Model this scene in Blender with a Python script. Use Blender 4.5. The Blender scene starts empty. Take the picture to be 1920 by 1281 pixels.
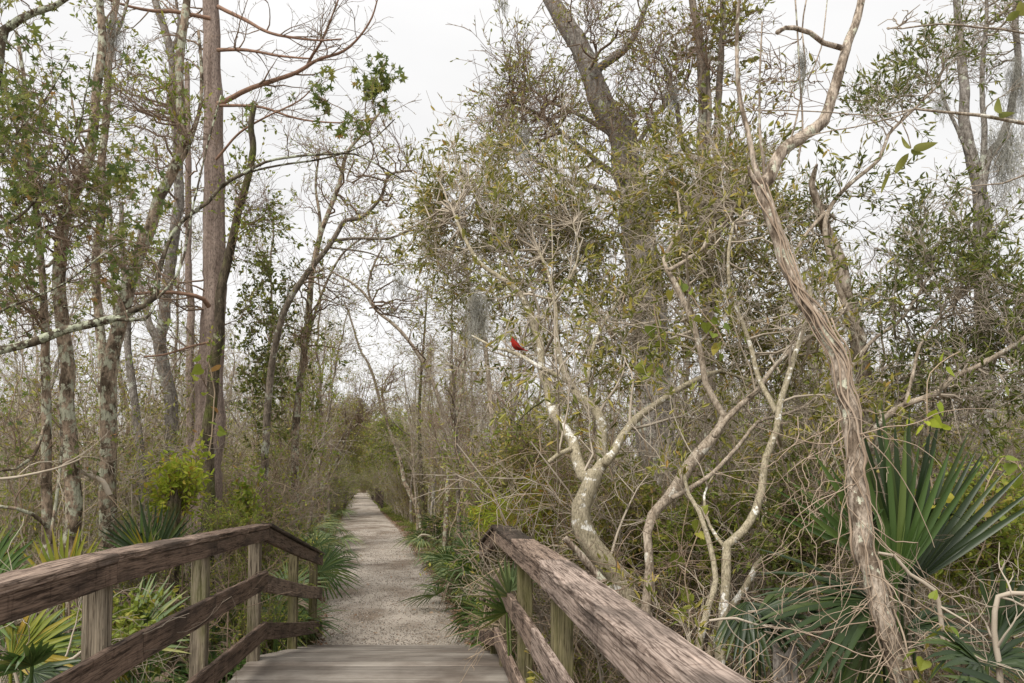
import bpy, math, random
import numpy as np
from mathutils import Vector, Matrix

SC = bpy.context.scene
COL = SC.collection
rng = np.random.default_rng(11)

# ------------------------------------------------------------------ camera
F = 1500.0                      # focal length in photo pixels (photo 1920 wide)
PITCH = math.radians(3.5)
EYE = np.array([0.0, 0.0, 1.44])
cam_d = bpy.data.cameras.new('camera')
cam_d.sensor_width = 36.0
cam_d.lens = F / 1920 * 36.0
cam_d.shift_y = 0.0895
cam_d.clip_start = 0.05
cam_d.clip_end = 2000
cam = bpy.data.objects.new('camera', cam_d)
COL.objects.link(cam)
cam.location = EYE
cam.rotation_euler = (math.pi / 2 + PITCH, 0, 0)
SC.camera = cam

# ------------------------------------------------------------------ world: overcast sky
w = bpy.data.worlds.new("World")
SC.world = w
w.use_nodes = True
nt = w.node_tree
for n in list(nt.nodes): nt.nodes.remove(n)
out = nt.nodes.new('ShaderNodeOutputWorld')
bg = nt.nodes.new('ShaderNodeBackground')
sky = nt.nodes.new('ShaderNodeTexSky')
sky.sky_type = 'NISHITA'; sky.sun_disc = False
sky.sun_elevation = math.radians(52); sky.sun_rotation = math.radians(150)
hs = nt.nodes.new('ShaderNodeHueSaturation'); hs.inputs['Saturation'].default_value = 0.15
hs.inputs['Value'].default_value = 0.9
tc = nt.nodes.new('ShaderNodeTexCoord')
mp = nt.nodes.new('ShaderNodeMapping'); mp.inputs['Scale'].default_value = (1.0, 1.0, 2.6)
cn = nt.nodes.new('ShaderNodeTexNoise'); cn.inputs['Scale'].default_value = 2.0
cn.inputs['Detail'].default_value = 5; cn.inputs['Roughness'].default_value = 0.5
cr = nt.nodes.new('ShaderNodeValToRGB')
cr.color_ramp.elements[0].position = 0.3; cr.color_ramp.elements[0].color = (7.7, 7.68, 7.7, 1)
cr.color_ramp.elements[1].position = 0.7; cr.color_ramp.elements[1].color = (9.1, 9.05, 9.0, 1)
mx = nt.nodes.new('ShaderNodeMixRGB'); mx.inputs['Fac'].default_value = 0.92
L = nt.links.new
L(tc.outputs['Generated'], mp.inputs['Vector']); L(mp.outputs[0], cn.inputs['Vector'])
L(cn.outputs['Fac'], cr.inputs[0]); L(sky.outputs[0], hs.inputs['Color'])
L(hs.outputs[0], mx.inputs[1]); L(cr.outputs[0], mx.inputs[2])
L(mx.outputs[0], bg.inputs['Color']); bg.inputs['Strength'].default_value = 0.053
L(bg.outputs[0], out.inputs[0])

sun_d = bpy.data.lights.new('sun', 'SUN')
sun_d.energy = 1.5; sun_d.angle = math.radians(28); sun_d.color = (1.0, 0.95, 0.87)
sun = bpy.data.objects.new('sun', sun_d); COL.objects.link(sun)
sun.rotation_euler = (math.radians(38), 0, math.radians(-30 + 180 + 180))

SC.view_settings.view_transform = 'Standard'
SC.view_settings.look = 'None'
SC.view_settings.exposure = 1.2
SC.view_settings.gamma = 1.0
SC.cycles.max_bounces = 5
SC.cycles.diffuse_bounces = 3
SC.cycles.transmission_bounces = 3
SC.cycles.glossy_bounces = 2

# ------------------------------------------------------------------ pixels to world points
UPV = np.array([0, -math.sin(PITCH), math.cos(PITCH)])
FWD = np.array([0, math.cos(PITCH), math.sin(PITCH)])
HOR = 905.0
Y0 = HOR - F * math.tan(PITCH)

def P3(x, y, d):
    """Real place of a point seen at photo pixel x, y when it stands d metres in front of the camera."""
    v = np.array([1.0, 0, 0]) * ((x - 960) / F) - UPV * ((y - Y0) / F) + FWD
    return EYE + v * d

def path_x(y):
    y = np.asarray(y, float)
    return np.where(y < 60, -1.26 - 0.1955 * (y - 9), -11.23 - 0.186 * (y - 60))
PW_Y = [5, 8.5, 12, 16, 31, 50, 62, 140]
PW_W = [0.9, 1.0, 1.12, 1.25, 1.45, 1.15, 1.0, 0.9]
def path_hw(y): return np.interp(y, PW_Y, PW_W)
def path_z(y): return np.interp(y, [0, 7.5, 9.4, 30, 50, 54, 62, 70, 140], [-.45, -.5, -.55, -.45, -.30, -.12, -.10, -.25, -.1])

def smooth_noise(x, y, s=1.0, seed=0.0):
    return (np.sin(x * 1.3 * s + seed) * np.cos(y * 1.1 * s + seed * 2) + 0.5 * np.sin(x * 2.7 * s + y * 2.1 * s + seed * 3)
            + 0.3 * np.cos(x * 5.3 * s - y * 4.1 * s + seed)) / 1.8

def ground_z(x, y):
    x = np.asarray(x, float); y = np.asarray(y, float)
    dx = np.abs(x - path_x(np.maximum(y, 8)))
    t = np.clip((dx - path_hw(y) - 0.35) / 1.6, 0, 1); t = t * t * (3 - 2 * t)
    swamp = -0.95 + 0.13 * smooth_noise(x, y, 0.7)
    near = np.clip((9.6 - y) / 2.0, 0, 1)
    z = (path_z(y) - 0.03) * (1 - t) + swamp * t
    z = z + near * (-1.35 - z) * (1 - np.clip((dx - 2.5) / 3, 0, 1)) * 0.8
    return z + 0.025 * smooth_noise(x, y, 3.1, 2.0)

# ------------------------------------------------------------------ mesh building
def mesh_from(name, V, Fq, smooth=True):
    """V: (n,3) points; Fq: list of int arrays (m,k) of faces."""
    me = bpy.data.meshes.new(name)
    V = np.ascontiguousarray(V, dtype=np.float32)
    me.vertices.add(len(V)); me.vertices.foreach_set('co', V.ravel())
    loops = []; starts = []; pos = 0
    for f in Fq:
        f = np.asarray(f, dtype=np.int32)
        if len(f) == 0: continue
        k = f.shape[1]
        loops.append(f.ravel()); starts.append(pos + np.arange(len(f), dtype=np.int32) * k)
        pos += f.size
    loops = np.concatenate(loops); starts = np.concatenate(starts)
    me.loops.add(len(loops)); me.loops.foreach_set('vertex_index', loops)
    me.polygons.add(len(starts)); me.polygons.foreach_set('loop_start', starts.astype(np.int32))
    me.update(calc_edges=True)
    me.validate()
    me.polygons.foreach_set('use_smooth', np.full(len(me.polygons), smooth))
    return me

class Geo:
    def __init__(s): s.V = []; s.Fs = {}; s.n = 0
    def add(s, V, *faces):
        V = np.asarray(V, float).reshape(-1, 3)
        for f in faces:
            f = np.asarray(f, dtype=np.int64)
            if len(f): s.Fs.setdefault(f.shape[1], []).append(f + s.n)
        s.V.append(V); s.n += len(V)
    def extend(s, g, M=None):
        for_v = np.concatenate(g.V) if g.V else np.zeros((0, 3))
        if M is not None: for_v = for_v @ M[:3, :3].T + M[:3, 3]
        fs = [np.concatenate(f) for f in g.Fs.values()]
        s.add(for_v, *fs)
    def mesh(s, name, smooth=True, origin=None):
        V = np.concatenate(s.V)
        if origin is not None: V = V - np.asarray(origin)
        return mesh_from(name, V, [np.concatenate(f) for f in s.Fs.values()], smooth)
    def empty(s): return s.n == 0

def norm(a): return a / np.maximum(np.linalg.norm(a, axis=-1, keepdims=True), 1e-9)

def tubes(g, P, R, sides=3, rough=0.0, cap=False):
    """P (N,n,3) centre lines, R (N,n) radii."""
    P = np.asarray(P, float); R = np.asarray(R, float)
    if P.ndim == 2: P = P[None]; R = R[None]
    N, n, _ = P.shape
    if N == 0: return
    T = norm(np.gradient(P, axis=1))
    ref = np.tile(np.array([0.31, 0.17, 0.93]), (N, n, 1))
    big = np.abs((T * ref).sum(-1)) > 0.93
    allbig = big.any(axis=1)
    ref[allbig] = np.array([0.9, 0.35, -0.2])
    A = norm(np.cross(T, ref)); B = np.cross(T, A)
    th = np.arange(sides) * 2 * math.pi / sides
    c = np.cos(th)[None, None, :, None]; s = np.sin(th)[None, None, :, None]
    rr = R[:, :, None, None]
    if rough: rr = rr * (1 + rng.normal(0, rough, (N, n, sides, 1)))
    V = P[:, :, None] + rr * (c * A[:, :, None] + s * B[:, :, None])
    idx = np.arange(N * n * sides).reshape(N, n, sides)
    a = idx[:, :-1]; b = idx[:, 1:]
    f = np.stack([a, np.roll(a, -1, 2), np.roll(b, -1, 2), b], -1).reshape(-1, 4)
    g.add(V.reshape(-1, 3), f)
    if cap:
        for k in range(N):
            for j in (0, n - 1):
                ring = V[k, j]; c0 = ring.mean(0)
                vv = np.vstack([ring, c0[None]])
                ff = [[i, (i + 1) % sides, sides] for i in range(sides)]
                g.add(vv, np.array(ff))

def catmull(pts, step=0.08):
    pts = np.asarray(pts, float)
    if len(pts) < 3:
        m = max(2, int(np.linalg.norm(pts[1, :3] - pts[0, :3]) / step) + 1)
        return np.array([pts[0] + (pts[1] - pts[0]) * t for t in np.linspace(0, 1, m)])
    p = np.vstack([2 * pts[0] - pts[1], pts, 2 * pts[-1] - pts[-2]])
    outp = []
    for i in range(1, len(p) - 2):
        seg = np.linalg.norm(p[i + 1, :3] - p[i, :3]); m = max(1, int(seg / step))
        for t in np.arange(m) / m:
            a, b, c, d = p[i - 1], p[i], p[i + 1], p[i + 2]
            outp.append(0.5 * ((2 * b) + (c - a) * t + (2 * a - 5 * b + 4 * c - d) * t * t + (3 * b - a - 3 * c + d) * t ** 3))
    outp.append(pts[-1])
    return np.array(outp)

def px_limb(pts, d=None, w=None, step=0.08, wob=0.06):
    """pts: (x, y[, d[, w]]) photo pixels, metres, pixel width -> (P, R)."""
    rows = []
    for i, p in enumerate(pts):
        t = i / max(1, len(pts) - 1)
        dd = p[2] if len(p) > 2 and p[2] is not None else (d[0] + (d[1] - d[0]) * t if isinstance(d, (tuple, list)) else d)
        ww = p[3] if len(p) > 3 else (w[0] + (w[1] - w[0]) * t)
        q = P3(p[0], p[1], dd)
        rows.append([*q, ww / 2 * dd / F])
    r = catmull(rows, step)
    P, R = r[:, :3], np.maximum(r[:, 3], 0.0015)
    n = len(P)
    if n > 4:
        nz = rng.normal(0, 1, (n, 3))
        k = np.array([1, 2, 3, 2, 1.0]); k /= k.sum()
        for c in range(3): nz[:, c] = np.convolve(np.pad(nz[:, c], 2, 'edge'), k, 'valid')
        P = P + nz * (R[:, None] * wob * 3)
    return P, R

def kids(P, R, k, length, ang=0.8, n=5, wig=0.25, up=0.1, t0=0.25, rr=0.6, tip=0.0015, rmax=None, t1=1.0):
    """Side shoots of the branches P (N,m,3), R (N,m): k each."""
    N, m, _ = P.shape
    if N == 0: return np.zeros((0, n, 3)), np.zeros((0, n))
    idx = np.repeat(np.arange(N), k); K = len(idx)
    t = rng.uniform(t0, t1, K) * (m - 1); i0 = np.minimum(t.astype(int), m - 2); fr = t - i0
    a = P[idx, i0]; b = P[idx, i0 + 1]; S = a + (b - a) * fr[:, None]
    T = norm(b - a)
    perp = norm(np.cross(T, norm(rng.normal(size=(K, 3)))))
    an = ang * rng.uniform(0.6, 1.3, K)
    D = T * np.cos(an)[:, None] + perp * np.sin(an)[:, None]
    D[:, 2] += up; D = norm(D)
    Ln = length * rng.uniform(0.45, 1.25, K)
    walk = np.cumsum(rng.normal(0, wig, (K, n - 1, 3)), axis=1)
    dirs = norm(D[:, None] + walk)
    steps = dirs * (Ln / (n - 1))[:, None, None]
    C = np.concatenate([S[:, None], S[:, None] + np.cumsum(steps, 1)], 1)
    r0 = R[idx, i0] * rr
    if rmax: r0 = np.minimum(r0, rmax)
    r0 = np.maximum(r0, tip * 1.2)
    Rr = r0[:, None] + (tip - r0)[:, None] * np.linspace(0, 1, n)[None] ** 0.8
    return C, Rr

def reach(skP, skR, targets, n=9, wig=0.05, rmax=0.03, tip=0.003, rr=0.7, below=0.8, arch=0.15):
    """Branches from the nearest fitting place of a skeleton out to each target."""
    sk = np.concatenate(skP); sr = np.concatenate(skR)
    if len(sk) > 900:
        q = rng.choice(len(sk), 900, replace=False); sk = sk[q]; sr = sr[q]
    D = np.linalg.norm(targets[:, None] - sk[None], axis=2)
    cost = D + below * np.maximum(0, sk[None, :, 2] - targets[:, None, 2]) + rng.uniform(0, .25, D.shape) * D
    j = cost.argmin(1); S = sk[j]; r0 = np.minimum(sr[j] * rr, rmax)
    dist = D[np.arange(len(j)), j]
    r0 = np.minimum(r0, 0.006 + dist * 0.014)
    t = np.linspace(0, 1, n)[None, :, None]
    C = S[:, None] + (targets - S)[:, None] * t
    C[:, :, 2] += np.sin(np.linspace(0, math.pi, n))[None] * dist[:, None] * arch * rng.uniform(-1, 1, (len(j), 1))
    nz = np.cumsum(rng.normal(0, wig, C.shape), 1)
    nz -= nz[:, -1:] * t
    C = C + nz * dist[:, None, None]
    C[:, 0] = S
    R = r0[:, None] + (tip - r0)[:, None] * np.linspace(0, 1, n)[None]
    return C, np.maximum(R, tip)

def leaf_frames(P, k, spread, t0=0.2, droop=0.0):
    N, m, _ = P.shape
    idx = np.repeat(np.arange(N), k); K = len(idx)
    t = rng.uniform(t0, 1, K) ** 0.7 * (m - 1.001); i0 = t.astype(int); fr = t - i0
    a = P[idx, i0]; b = P[idx, i0 + 1]; S = a + (b - a) * fr[:, None]
    D = norm(norm(b - a) + rng.normal(0, spread, (K, 3)) + np.array([0, 0, -droop]))
    Nn = norm(np.cross(D, norm(rng.normal(size=(K, 3)) + D * .01)) + np.array([0, 0, 0.5]))
    X = norm(np.cross(Nn, D)); Nn = np.cross(D, X)
    return S, D, X, Nn

def clump_noise(S, wl, seed=0.0):
    q = S * (6.283 / wl) + seed
    x, y, z = q[:, 0], q[:, 1], q[:, 2]
    return (np.sin(x + 1.7 * np.sin(y * .7)) + np.sin(y * .9 + 1.3 * np.sin(z * .8 + 1)) + np.sin(z * 1.1 + 1.5 * np.sin(x * .6 + 2)) + .8 * np.sin(x * 2.3 + z * 1.9) * np.cos(y * 2.1)) / 2.2

def leaves(g, P, k, size, aspect=0.25, spread=0.6, kind='fold', t0=0.2, droop=0.0, jit=0.35, clump=None):
    if len(P) == 0: return
    S, D, X, Nn = leaf_frames(P, k, spread, t0, droop)
    if clump:
        kp = clump_noise(S, clump[0], size * 40) + rng.normal(0, .12, len(S)) > clump[1]
        S, D, X, Nn = S[kp], D[kp], X[kp], Nn[kp]
        if len(S) < 1: return
    K = len(S); Ls = (size * rng.uniform(1 - jit, 1 + jit, K))[:, None]; W = Ls * aspect * rng.uniform(.8, 1.2, (K, 1))
    def pt(u, v, h): return S + D * Ls * u + X * W * v + Nn * W * h
    if kind == 'quad':
        V = np.stack([pt(0, 0, 0), pt(.45, .5, 0.1), pt(1, 0, 0), pt(.45, -.5, 0.1)], 1)
        g.add(V.reshape(-1, 3), np.arange(K * 4).reshape(K, 4))
    elif kind == 'fold':
        V = np.stack([pt(0, 0, 0), pt(.3, .5, .22), pt(.7, .42, .2), pt(1, 0, -.1), pt(.7, -.42, .2), pt(.3, -.5, .22)], 1)
        o = (np.arange(K) * 6)[:, None]
        g.add(V.reshape(-1, 3), np.concatenate([o + [0, 1, 2, 3], o + [0, 3, 4, 5]]))
    elif kind == 'heart':
        prof = [(0.08, 0), (-.05, .3), (.12, .52), (.4, .5), (.72, .25), (1.0, 0)]
        row = [pt(u, v, .25 * v) for u, v in prof] + [pt(u, -v, .25 * v) for u, v in prof[1:-1][::-1]]
        V = np.stack(row, 1); o = (np.arange(K) * 10)[:, None]
        f = [[0, 1, 2, 3], [0, 3, 4, 5], [0, 5, 6, 7], [0, 7, 8, 9]]
        g.add(V.reshape(-1, 3), *[o + q for q in f])
    elif kind == 'lobed':
        rows = [pt(0.32, 0, 0)]; m = 11
        for i in range(m):
            a = -2.5 + 5.0 * i / (m - 1)
            r = (.68 if abs(i - 5) < 1 else .6 - .05 * abs(i - 5) / 2) if i % 2 == 1 else .27
            if i in (0, m - 1): r = .2
            rows.append(pt(.32 + r * math.cos(a), r * math.sin(a) * 1.05 / aspect * aspect, -.18 * r * (1 if i % 2 else 0)))
        V = np.stack(rows, 1); o = (np.arange(K) * (m + 1))[:, None]
        f = [o + [0, i, i + 1, i + 2] for i in range(1, m - 1, 2)]
        g.add(V.reshape(-1, 3), *f)

# ------------------------------------------------------------------ materials
def new_mat(name):
    m = bpy.data.materials.new(name); m.use_nodes = True
    t = m.node_tree
    for n in list(t.nodes): t.nodes.remove(n)
    o = t.nodes.new('ShaderNodeOutputMaterial')
    b = t.nodes.new('ShaderNodeBsdfPrincipled')
    t.links.new(b.outputs[0], o.inputs[0])
    return m, t, b, o

def ramp(t, stops, interp='LINEAR'):
    r = t.nodes.new('ShaderNodeValToRGB'); e = r.color_ramp.elements; r.color_ramp.interpolation = interp
    while len(e) < len(stops): e.new(0.5)
    for i, (p, c) in enumerate(stops):
        e[i].position = p; e[i].color = (*c, 1)
    return r

def tex(t, kind, scale, detail=4, rough=.55, vec=None, mscale=None, dist=0.0, loc=None):
    n = t.nodes.new(kind)
    n.inputs['Scale'].default_value = scale
    if 'Detail' in n.inputs: n.inputs['Detail'].default_value = detail
    if 'Roughness' in n.inputs: n.inputs['Roughness'].default_value = rough
    if 'Distortion' in n.inputs: n.inputs['Distortion'].default_value = dist
    if vec is None:
        c = t.nodes.new('ShaderNodeTexCoord'); vec = c.outputs['Object']
    if mscale or loc:
        m = t.nodes.new('ShaderNodeMapping')
        if mscale: m.inputs['Scale'].default_value = mscale
        if loc: m.inputs['Location'].default_value = loc
        t.links.new(vec, m.inputs['Vector']); vec = m.outputs[0]
    t.links.new(vec, n.inputs['Vector'])
    return n

def mixc(t, a, b, fac, mode='MIX'):
    m = t.nodes.new('ShaderNodeMixRGB'); m.blend_type = mode
    for s, v in ((m.inputs[1], a), (m.inputs[2], b), (m.inputs[0], fac)):
        if isinstance(v, (int, float)): s.default_value = v
        elif isinstance(v, tuple): s.default_value = (*v, 1)
        else: t.links.new(v, s)
    return m.outputs[0]

def bump(t, b, src, strength, dist=0.01):
    n = t.nodes.new('ShaderNodeBump'); n.inputs['Strength'].default_value = strength; n.inputs['Distance'].default_value = dist
    t.links.new(src, n.inputs['Height']); t.links.new(n.outputs[0], b.inputs['Normal'])

def leaf_mat(name, cols, rough=.55, trans=.3, spec=.3):
    m, t, b, o = new_mat(name)
    g = t.nodes.new('ShaderNodeNewGeometry'); oi = t.nodes.new('ShaderNodeObjectInfo')
    a = t.nodes.new('ShaderNodeMath'); a.operation = 'ADD'; t.links.new(g.outputs['Random Per Island'], a.inputs[0]); t.links.new(oi.outputs['Random'], a.inputs[1])
    fr = t.nodes.new('ShaderNodeMath'); fr.operation = 'FRACT'; t.links.new(a.outputs[0], fr.inputs[0])
    r = ramp(t, cols, 'LINEAR'); t.links.new(fr.outputs[0], r.inputs[0])
    t.links.new(r.outputs[0], b.inputs['Base Color'])
    b.inputs['Roughness'].default_value = rough; b.inputs['Specular IOR Level'].default_value = spec
    tr = t.nodes.new('ShaderNodeBsdfTranslucent'); t.links.new(r.outputs[0], tr.inputs['Color'])
    mx = t.nodes.new('ShaderNodeMixShader'); mx.inputs[0].default_value = trans
    t.links.new(b.outputs[0], mx.inputs[1]); t.links.new(tr.outputs[0], mx.inputs[2]); t.links.new(mx.outputs[0], o.inputs[0])
    return m

def bark_mat(name, base, dark, lichen=(.55, .56, .48), lich=.35, scale=14, stretch=.25, moss=None, bumps=.5, lsc=5, contrast=.12):
    m, t, b, o = new_mat(name)
    n1 = tex(t, 'ShaderNodeTexNoise', scale, 6, .65, mscale=(1, 1, stretch))
    r1 = ramp(t, [(.5 - contrast, dark), (.5 + contrast, base)]); t.links.new(n1.outputs['Fac'], r1.inputs[0])
    n2 = tex(t, 'ShaderNodeTexNoise', lsc, 5, .7, loc=(3, 1, 2))
    e = .70 - lich * .30
    r2 = ramp(t, [(e, (0, 0, 0)), (e + .035, (1, 1, 1))]); t.links.new(n2.outputs['Fac'], r2.inputs[0])
    c = mixc(t, r1.outputs[0], lichen, r2.outputs[0])
    if moss:
        n3 = tex(t, 'ShaderNodeTexNoise', 2.2, 5, .6, loc=(9, 4, 2))
        r3 = ramp(t, [(.48, (0, 0, 0)), (.62, (1, 1, 1))]); t.links.new(n3.outputs['Fac'], r3.inputs[0])
        c = mixc(t, c, moss, r3.outputs[0])
    n4 = tex(t, 'ShaderNodeTexNoise', scale * 4, 4, .7, mscale=(1, 1, .35))
    r4 = ramp(t, [(.36, (.45, .44, .43)), (.5, (.95, .95, .95)), (.66, (1.25, 1.25, 1.25))]); t.links.new(n4.outputs['Fac'], r4.inputs[0])
    c = mixc(t, c, r4.outputs[0], 1.0, 'MULTIPLY')
    t.links.new(c, b.inputs['Base Color'])
    b.inputs['Roughness'].default_value = .9; b.inputs['Specular IOR Level'].default_value = .15
    bump(t, b, n1.outputs['Fac'], bumps, .012)
    return m

def plain_mat(name, col, col2=None, rough=.85, scale=3.0, spec=.15):
    m, t, b, o = new_mat(name)
    n = tex(t, 'ShaderNodeTexNoise', scale, 4, .6)
    r = ramp(t, [(.35, col), (.65, col2 or col)]); t.links.new(n.outputs['Fac'], r.inputs[0])
    t.links.new(r.outputs[0], b.inputs['Base Color'])
    b.inputs['Roughness'].default_value = rough; b.inputs['Specular IOR Level'].default_value = spec
    return m

M = {}
M['bark_mottled'] = bark_mat('bark_mottled', (.46, .40, .29), (.27, .235, .155), (.78, .76, .70), .42, 30, .8, bumps=.25, lsc=9, contrast=.2)
M['bark_pale'] = bark_mat('bark_pale', (.45, .38, .30), (.24, .19, .14), (.62, .58, .50), .35, 26, .5, bumps=.3, lsc=7)
M['bark_vine'] = bark_mat('bark_vine', (.50, .42, .34), (.17, .13, .095), (.56, .56, .44), .45, 22, .3, bumps=1.0, lsc=10, contrast=.07)
M['bark_lichen'] = bark_mat('bark_lichen', (.34, .26, .19), (.10, .075, .052), (.40, .40, .30), .62, 11, .55, bumps=.8, lsc=9, contrast=.07)
M['bark_lichen_dark'] = bark_mat('bark_lichen_dark', (.15, .12, .085), (.05, .04, .028), (.40, .42, .31), .68, 14, .5, bumps=.9, lsc=12)
M['bark_cypress'] = bark_mat('bark_cypress', (.33, .26, .22), (.20, .15, .125), (.40, .40, .33), .12, 16, .05, bumps=.6)
M['bark_grey'] = bark_mat('bark_grey', (.33, .30, .27), (.14, .12, .10), (.45, .46, .38), .4, 24, .5, bumps=.8)
M['bark_dark'] = bark_mat('bark_dark', (.15, .12, .085), (.05, .04, .028), (.30, .30, .2), .25, 18, .3, moss=(.10, .105, .035), bumps=.8)
M['bark_brown'] = bark_mat('bark_brown', (.27, .225, .18), (.13, .105, .08), (.42, .42, .34), .45, 10, .3, bumps=.5)
M['bark_red'] = plain_mat('bark_red', (.33, .20, .14), (.20, .13, .095), scale=14)
M['twig_grey'] = plain_mat('twig_grey', (.44, .38, .31), (.28, .23, .175), scale=1.6)
M['twig_brown'] = plain_mat('twig_brown', (.30, .22, .165), (.18, .13, .09), scale=1.6)
M['twig_tan'] = plain_mat('twig_tan', (.50, .39, .28), (.32, .24, .16), scale=2)
M['twig_pale'] = plain_mat('twig_pale', (.54, .47, .38), (.36, .30, .23), scale=2)
M['vine'] = plain_mat('vine', (.48, .38, .29), (.29, .215, .155), scale=4)
M['moss_grey'] = plain_mat('moss_grey', (.46, .45, .40), (.32, .31, .27), scale=3)
M['leaf_olive'] = leaf_mat('leaf_olive', [(0, (.12, .135, .03)), (.4, (.23, .24, .05)), (.75, (.34, .32, .075)), (.93, (.48, .40, .10)), (1, (.42, .25, .07))])
M['leaf_olive_dark'] = leaf_mat('leaf_olive_dark', [(0, (.08, .105, .025)), (.5, (.15, .18, .035)), (.9, (.23, .25, .06)), (1, (.34, .30, .07))])
M['leaf_green'] = leaf_mat('leaf_green', [(0, (.14, .19, .035)), (.5, (.26, .32, .05)), (.85, (.36, .38, .07)), (1, (.48, .38, .08))], trans=.4)
M['leaf_lobed'] = leaf_mat('leaf_lobed', [(0, (.10, .145, .045)), (.5, (.19, .23, .06)), (.85, (.29, .31, .08)), (.96, (.38, .33, .09)), (1, (.44, .22, .08))], trans=.45)
M['leaf_bright'] = leaf_mat('leaf_bright', [(0, (.17, .24, .04)), (.5, (.28, .34, .05)), (.85, (.40, .38, .07)), (1, (.34, .18, .07))], trans=.45)
M['leaf_yellow'] = leaf_mat('leaf_yellow', [(0, (.30, .40, .04)), (.6, (.46, .52, .06)), (.92, (.56, .50, .08)), (1, (.46, .28, .06))], trans=.45)
M['leaf_sparse'] = leaf_mat('leaf_sparse', [(0, (.16, .19, .04)), (.4, (.29, .31, .06)), (.7, (.38, .38, .08)), (.92, (.46, .38, .11)), (1, (.38, .21, .09))], trans=.4)
M['leaf_orange'] = leaf_mat('leaf_orange', [(0, (.24, .30, .04)), (.6, (.36, .36, .05)), (.85, (.42, .28, .05)), (1, (.42, .18, .05))], trans=.45)
M['needle'] = leaf_mat('needle', [(0, (.12, .12, .05)), (.5, (.17, .18, .06)), (1, (.27, .17, .09))], trans=.4)
M['magnolia'] = leaf_mat('magnolia', [(0, (.20, .22, .05)), (1, (.34, .33, .08))], trans=.5)
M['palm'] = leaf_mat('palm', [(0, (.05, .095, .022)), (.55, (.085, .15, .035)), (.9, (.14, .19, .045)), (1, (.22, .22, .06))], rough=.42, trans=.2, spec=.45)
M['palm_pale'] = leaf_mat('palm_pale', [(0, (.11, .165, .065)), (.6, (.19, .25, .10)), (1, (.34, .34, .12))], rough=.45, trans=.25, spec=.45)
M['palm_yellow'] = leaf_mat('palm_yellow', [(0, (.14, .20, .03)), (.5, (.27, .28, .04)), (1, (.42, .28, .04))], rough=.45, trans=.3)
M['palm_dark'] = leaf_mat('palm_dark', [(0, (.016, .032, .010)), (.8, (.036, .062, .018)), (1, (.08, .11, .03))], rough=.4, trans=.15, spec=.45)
M['palm_dead'] = leaf_mat('palm_dead', [(0, (.30, .22, .16)), (1, (.42, .33, .25))], trans=.2)
M['grass'] = leaf_mat('grass', [(0, (.11, .15, .03)), (.6, (.20, .24, .045)), (1, (.36, .32, .11))], trans=.4)
M['litter'] = leaf_mat('litter', [(0, (.16, .09, .05)), (.5, (.28, .18, .11)), (.8, (.36, .27, .19)), (1, (.3, .14, .06))], trans=.1)
M['stone_bits'] = leaf_mat('stone_bits', [(0, (.12, .10, .08)), (.3, (.22, .19, .16)), (.75, (.38, .34, .30)), (1, (.60, .57, .53))], rough=.9, trans=0)

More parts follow.
